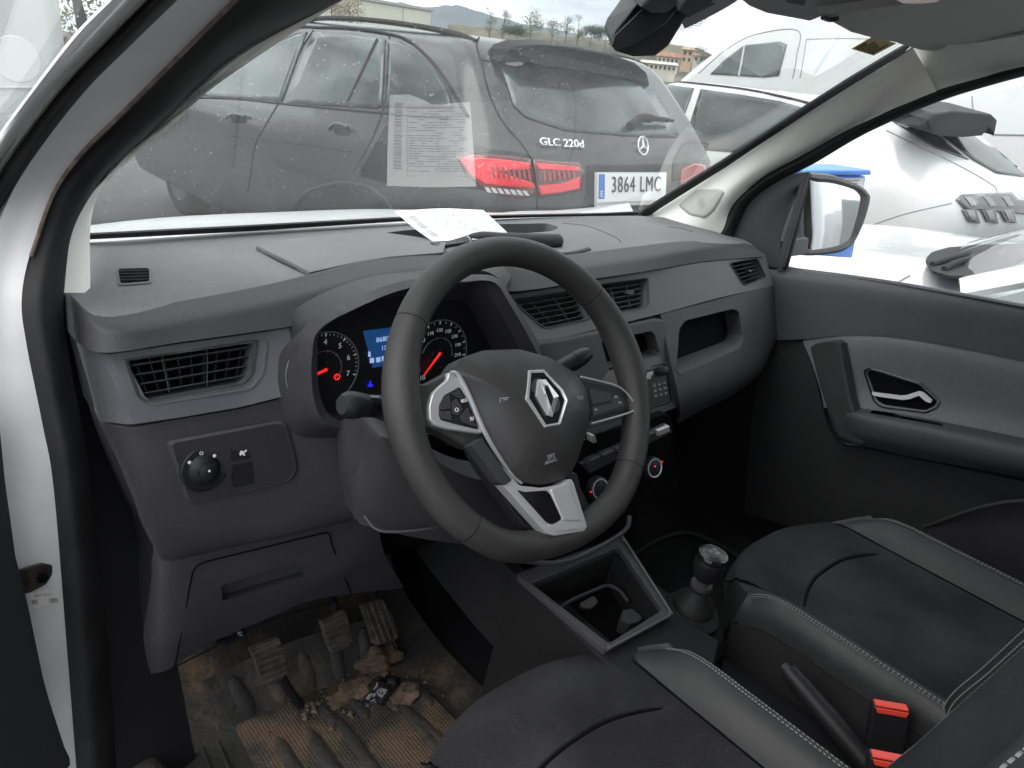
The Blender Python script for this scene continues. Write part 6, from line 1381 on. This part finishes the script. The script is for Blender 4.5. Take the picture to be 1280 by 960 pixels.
# ---- high white panel van at the back right
pv = thing('panel_van', 'tall white panel van with its cab door window, behind the white crossover', 'van', (7.8, 2.0, 0))
Bv = [(.35, -1.6, 6.1, .95, .08, 0, .25, 0), (.6, -1.65, 6.2, .99, .08, 0, .3, 0), (1.1, -1.65, 6.1, 1.0, .08, 0, .35, 0), (1.35, -1.65, 5.75, 1.0, .08, 0, .35, 0), (1.6, -1.65, 5.55, .99, .08, 0, .3, 0), (1.95, -1.65, 5.1, .96, .08, 0, .3, 0), (2.15, -1.65, 4.75, .93, .08, 0, .3, 0), (2.45, -1.63, 3.9, .90, .1, 0, .4, 0), (2.58, -1.60, 3.3, .84, .12, 0, .4, 0), (2.63, -1.5, 3.0, .70, .12, 0, .4, 0)]
vb_ = carbody('body', 7.8, Bv, M_wcar, pv); tv = bvh(vb_)
decal('cab_window', tv, dens([(888, 93), (905, 76), (930, 57), (975, 52), (984, 56), (974, 95), (955, 97)]), M_cg2, pv, .006)
seamline('door_gap', tv, [(873, 92), (908, 62), (945, 43), (997, 38), (996, 70), (991, 98)], .006, M_gap2, pv, .001)
seamline('window_divider', tv, [(931, 57), (928, 75), (924, 95)], .012, M_wcar, pv, .008)
seamline('side_rail', tv, [(1008, 49), (1060, 48), (1110, 50)], .005, M_gap2, pv, .001); seamline('side_rail', tv, [(1008, 49), (1004, 75), (1000, 98)], .005, M_gap2, pv, .001)
seamline('body_rib', tv, [(1215, 120), (1217, 150), (1219, 200)], .005, M_gap2, pv, .001); seamline('body_rib', tv, [(1240, 168), (1262, 168.5), (1290, 169)], .008, M_gap2, pv, .001)
for x_, s_ in ((6.88, -1), (8.72, 1)):
    for y_ in (-.6, 5.1): wheel(pv, x_, y_, .36, s_)
# ---- white van at far left
lv = thing('box_van', 'white van at the far upper left, beyond the driver side pillar', 'van', (-1.9, 5.6, 0))
lb_ = box('body', -3.9, .22, 4.6, 6.5, .45, 2.45, M_wcar, lv, bevel=.12)
tl2 = bvh(lb_)
pl_ = [atY(x, y, 4.59) for x, y in ((86, -20), (96, -20), (110, 34), (100, 46), (97, 40))]
prism('pillar_strip', pl_, V((0, -.02, 0)), M_lip, lv, bevel=.003)
prism('body_line', [atY(x, y, 4.595) for x, y in ((-60, 107), (60, 108), (60, 111), (-60, 110))], V((0, -.01, 0)), M_wcar, lv, bevel=.003)
c_ = atY(20, 74, 4.6); lathe('round_badge', c_, (0, -1, 0), [(.0001, 0), (.118, 0), (.116, .004), (.0001, .004)], mat('badge_white', (.68, .68, .68), .5), lv, ns=36)
box('sill', -3.85, .18, 4.66, 6.45, .40, .9, M_blkdirt, lv, bevel=.03)
for x_ in (-3.1, -.6):
    for y_, s_ in ((4.78, -1), (6.3, 1)):
        lathe('tyre', V((x_, y_, .36)), (0, s_, 0), [(.20, 0), (.33, 0), (.36, .03), (.36, .15), (.33, .18), (.2, .17), (.0001, .16)], M_rub, lv, ns=30)
# ================================================================== FAR BACKGROUND
def ridge(name, dist, az0, az1, prof, m, base=-5, depth=None, seed=0, rough=.0, n=120):
    """a hill: crest line given by (azimuth px at row, row y), real distance, running back as a slope"""
    P_ = crv([V((x, y, 0)) for x, y in prof], n); top = []
    for i, p in enumerate(P_):
        d = ray(p.x, p.y); d.z *= 1; q = CAM+d*(dist/sqrt(d.x**2+d.y**2)); q.z += rough*noise.noise(V((i*.25, seed, 0)))+rough*.5*noise.noise(V((i*.9, seed, 3))); top.append(q)
    back = [q+V((q.x, q.y, 0)).normalized()*dist*.5+V((0, 0, -q.z*.8)) for q in top]
    rows = []
    for k in range(9):
        t = k/8; r = []
        for i, q in enumerate(top):
            f = V((q.x, q.y, 0)).normalized()*(-dist*.28*t); h = q.z*(1-t)**1.3+base*t
            r.append(V((q.x+f.x, q.y+f.y, h+rough*.8*noise.noise(V((i*.3, k*.9, seed+5)))*(0 if k in (0, 8) else 1))))
        rows.append(r)
    rows = [back]+rows
    o = mk(name, *gmesh(rows), m, None); tag(o, kind='structure'); return o
M_mtn = mat('wooded_mountain', (.035, .055, .055), .95, var=.5, vscale=.01)
M_hill = mat('scrub_hillside', (.055, .068, .038), .95, var=1.2, vscale=.09, var2=(.15, .13, .085))
ridge('mountain', 2600, 0, 0, [(380, -10), (430, 0), (480, 5), (500, 3), (530, 9), (555, 7), (575, 7), (600, 15), (640, 26), (690, 36), (760, 50), (850, 62), (950, 80)], M_mtn, seed=2, rough=4)
ridge('hillside', 330, 0, 0, [(560, 30), (640, 38), (700, 44), (760, 50), (800, 52), (838, 56), (870, 60), (885, 66), (910, 76), (960, 86), (1100, 100), (1300, 120)], M_hill, seed=7, rough=.8)
# long pale industrial building
wb = thing('warehouse', 'long cream industrial warehouse on the skyline above the dark car roof', 'building', (38, 62, 0))
a_, b_ = atY(445, 0, 62), atY(539, 14.5, 62)
a_ = V((a_.x-8, 62, b_.z)); M_cream = mat('cream_cladding', (.62, .60, .50), .7, var=.05, vscale=.5)
v, f = boxm(a_.x, b_.x, 62, 86, 0, b_.z); mk('wall', v, f, M_cream, wb, bevel=.05)
v, f = boxm(a_.x-.15, b_.x+.15, 61.85, 86.2, b_.z, b_.z+.25); mk('roof_edge', v, f, mat('roof_edge_grey', (.35, .36, .36), .6), wb, bevel=.03)
for i in range(5):
    x = b_.x-3-i*4.5; v, f = boxm(x-.03, x+.03, 61.95, 61.99, .2, b_.z-.1); mk('cladding_joint', v, f, M_visor, wb, smooth=False)
v, f = boxm(b_.x-7, b_.x-3.5, 61.93, 61.97, 0, 3.4); mk('shutter', v, f, M_dim, wb, bevel=.02)
# houses on the hillside
M_och = mat('ochre_render', (.42, .30, .19), .9, var=.2, vscale=.6); M_rw = mat('pale_render', (.50, .46, .40), .9, var=.2, vscale=.6); M_tile = mat('clay_roof_tiles', (.30, .15, .09), .9, var=.3, vscale=1.5)
M_win = mat('house_window', (.03, .035, .04), .2)
def house(name, x0, x1, ytop, ybot, D, m, label, roofh=.0, nwin=(3, 2), cat='house'):
    p0, p1, p2 = (CAM+ray(x, y)*(D/ray(x, y).length) for x, y in ((x0, ybot), (x1, ybot), ((x0+x1)/2, ytop)))
    u = (p1-p0); u.z = 0; w_ = u.length; u.normalize(); n_ = V((-u.y, u.x, 0)); n_ = n_ if n_.dot(p0-CAM) > 0 else -n_
    z0 = min(p0.z, p1.z)-1.5; z1 = p2.z; d_ = w_*.6
    h = thing(name, label, cat, tuple(V((p0.x, p0.y, z0))), 'houses on the far hillside')
    c_ = [p0, p0+u*w_, p0+u*w_+n_*d_, p0+n_*d_]; lo = [V((p.x, p.y, z0)) for p in c_]; hi = [V((p.x, p.y, z1)) for p in c_]
    mk('wall', lo+hi, [(0, 1, 2, 3), (4, 5, 6, 7)]+[(i, (i+1) % 4, 4+(i+1) % 4, 4+i) for i in range(4)], m, h, smooth=False)
    rh = max(.5, roofh); e_ = .4
    ro = [V((p.x, p.y, z1+.02)) for p in (p0-u*e_-n_*e_, p0+u*(w_+e_)-n_*e_, p0+u*(w_+e_)+n_*(d_+e_), p0-u*e_+n_*(d_+e_))]; rg = [V((p.x, p.y, z1+rh)) for p in (p0+n_*d_*.5, p0+u*w_+n_*d_*.5)]
    mk('roof', ro+rg, [(0, 1, 5, 4), (2, 3, 4, 5), (1, 2, 5), (3, 0, 4), (0, 3, 2, 1)], M_tile if roofh else m, h, smooth=False)
    for i in range(nwin[0]):
        for j in range(nwin[1]):
            a = p0+u*(w_*(i+.5)/nwin[0])-n_*.05; zc2 = z0+1.5+(z1-z0-1.5)*(j+.5)/nwin[1]; hw_ = w_*.12/nwin[0]*2; hh = (z1-z0-1.5)*.26/nwin[1]
            mk('window', [V((a.x-u.x*hw_, a.y-u.y*hw_, zc2-hh)), V((a.x+u.x*hw_, a.y+u.y*hw_, zc2-hh)), V((a.x+u.x*hw_, a.y+u.y*hw_, zc2+hh)), V((a.x-u.x*hw_, a.y-u.y*hw_, zc2+hh))], [(0, 1, 2, 3)], M_win, h, smooth=False)
house('house', 821, 848, 71, 79, 150, M_rw, 'long low pale house with a clay roof, left of the ochre one on the hillside', .8, (5, 1))
house('house', 851, 864, 62, 78, 150, M_och, 'tall ochre house on the hillside beside the inner mirror', .0, (2, 2))
house('house', 800, 845, 80, 86, 135, M_rw, 'low white house with dark openings at the foot of the hillside', .0, (8, 1))
house('house', 866, 880, 70, 77, 160, M_rw, 'small pale house at the right end of the hillside houses', .5, (2, 1))
# trees on the skyline
M_leaf = [mat('leaf_olive', (.075, .095, .045), .9), mat('leaf_dark', (.040, .060, .035), .9), mat('leaf_dry', (.16, .13, .075), .9)]
M_bark = mat('bark', (.10, .08, .06), .95)
def tree(px, pytop, pybot, D, kind, label, wpx, group='trees on the skyline', name='tree', dens_=1.0):
    rnd = random.Random(int(px*7+pytop*3))
    r0_ = ray(px, pybot); base = CAM+r0_*(D/sqrt(r0_.x**2+r0_.y**2)); r1_ = ray(px, pytop); top = CAM+r1_*(D/sqrt(r1_.x**2+r1_.y**2))
    H = top.z-base.z+1.5; bz = base.z-1.5; Wd = wpx/FPX*D*1.0
    t = thing(name, label, 'tree', (base.x, base.y, bz), group); b0 = V((base.x, base.y, bz))
    limbs = []; tops = []
    tr_pts = [b0, b0+V((rnd.uniform(-.1, .1)*Wd*.3, 0, H*.45)), b0+V((rnd.uniform(-.1, .1)*Wd, 0, H*.93))]
    obs = [tube('trunk', crv(tr_pts, 8), [H*.022*(1-i/9) for i in range(8)], M_bark, ns=6)]
    right = V((r0_.y, -r0_.x, 0)).normalized(); fw_ = V((r0_.x, r0_.y, 0)).normalized()
    nl = 9 if kind != 1 else 7
    for i in range(nl):
        f = rnd.uniform(.25, .9) if kind != 1 else rnd.uniform(.6, .85); p = b0+V((0, 0, H*f)); a = rnd.uniform(0, 6.28); L_ = Wd*.5*rnd.uniform(.6, 1)*(1.1-f*.5 if kind != 1 else 1)
        q = p+right*cos(a)*L_+fw_*sin(a)*L_+V((0, 0, H*(.16 if kind != 1 else .08)*rnd.uniform(.5, 1.3)))
        obs.append(tube('l', crv([p, p.lerp(q, .5)+V((0, 0, H*.03)), q], 5), [H*.008, H*.007, H*.006, H*.004, H*.002], M_bark, ns=5)); tops.append(q)
    tops.append(b0+V((0, 0, H*.95)))
    trunk = join(obs, 'trunk', t)
    vs, fs = [], []; n = int((1500 if kind != 1 else 2200)*dens_)
    for k in range(n):
        c_ = rnd.choice(tops); s = Wd*(.13 if kind == 0 else .17); p = c_+V((rnd.gauss(0, s), rnd.gauss(0, s), rnd.gauss(0, s*(1.0 if kind != 1 else .45))))
        r_ = Wd*rnd.uniform(.018, .042)*(1.2 if kind == 1 else 1); d1 = V((rnd.gauss(0, 1), rnd.gauss(0, 1), rnd.gauss(0, 1))).normalized(); d2 = d1.orthogonal().normalized(); i0 = len(vs)
        vs += [p-d1*r_, p+d2*r_*.6, p+d1*r_, p-d2*r_*.6]; fs.append((i0, i0+1, i0+2, i0+3))
    mk('crown', vs, fs, M_leaf[kind], t, smooth=False); return t
TL = [(414, -4, 14, 45, 2, 'bare brownish tree at the left end of the skyline, near the pillar', 26), (437, -3, 16, 46, 2, 'brownish tree just left of the cream warehouse', 30),
      (612, 14, 40, 90, 0, 'thin young tree above the dark car roof, leftmost of the sparse ones', 14), (629, 13, 42, 90, 0, 'thin forked tree second in the sparse row', 16), (663, 16, 44, 90, 0, 'tallest sparse tree in the middle of the skyline row', 26),
      (690, 27, 48, 95, 0, 'small sparse tree between the tall one and the pair', 18), (707, 22, 50, 95, 0, 'slender tree, left of the close pair', 16), (722, 19, 50, 95, 0, 'slender tree, right of the close pair', 15),
      (738, 33, 52, 110, 1, 'dark umbrella pine, left one by the mirror', 24), (757, 34, 54, 110, 1, 'dark umbrella pine, right one by the mirror', 22), (876, 60, 82, 120, 0, 'small tree at the right end of the hillside beside the tall van', 18), (647, 33, 46, 100, 1, 'low dark bushy tree behind the sparse row', 26), (782, 44, 60, 120, 1, 'dark pine partly hidden by the inner mirror', 26)]
for px, y0, y1, D, kd, lb, wd in TL: tree(px, y0, y1, D, kd, lb, wd)
# bank of dry bushes at the top left, beyond the van
vs, fs = [], []; rnd = random.Random(4)
for k in range(2600):
    x = rnd.uniform(3.2, 8.2); p = V((x, 30+rnd.uniform(-1.5, 1.5), rnd.uniform(0, 4.2)+rnd.gauss(0, .3))); r_ = rnd.uniform(.04, .12); d1 = V((rnd.gauss(0, 1), rnd.gauss(0, .4), rnd.gauss(0, 1))).normalized(); d2 = d1.orthogonal().normalized(); i0 = len(vs)
    vs += [p-d1*r_, p+d2*r_*.6, p+d1*r_, p-d2*r_*.6]; fs.append((i0, i0+1, i0+2, i0+3))
tag(mk('dry_scrub', vs, fs, [M_leaf[2]], None, smooth=False), 'bank of dry brown scrub behind the far left van', 'scrub', kind='stuff')
# air
M_haze = bpy.data.materials.new('haze'); M_haze.use_nodes = True; hn = M_haze.node_tree; hn.nodes.remove(hn.nodes['Principled BSDF'])
hv = hn.nodes.new('ShaderNodeVolumePrincipled'); hv.inputs['Color'].default_value = (.72, .80, .90, 1); hv.inputs['Density'].default_value = .00021; hv.inputs['Anisotropy'].default_value = .3
hn.links.new(hv.outputs[0], hn.nodes['Material Output'].inputs['Volume'])
v, f = boxm(-4100, 4100, -4100, 4100, -30, 420)
hz = mk('haze', v, f, M_haze, None, smooth=False); tag(hz, kind='stuff', label='thin bluish air over the far hills', cat='haze')
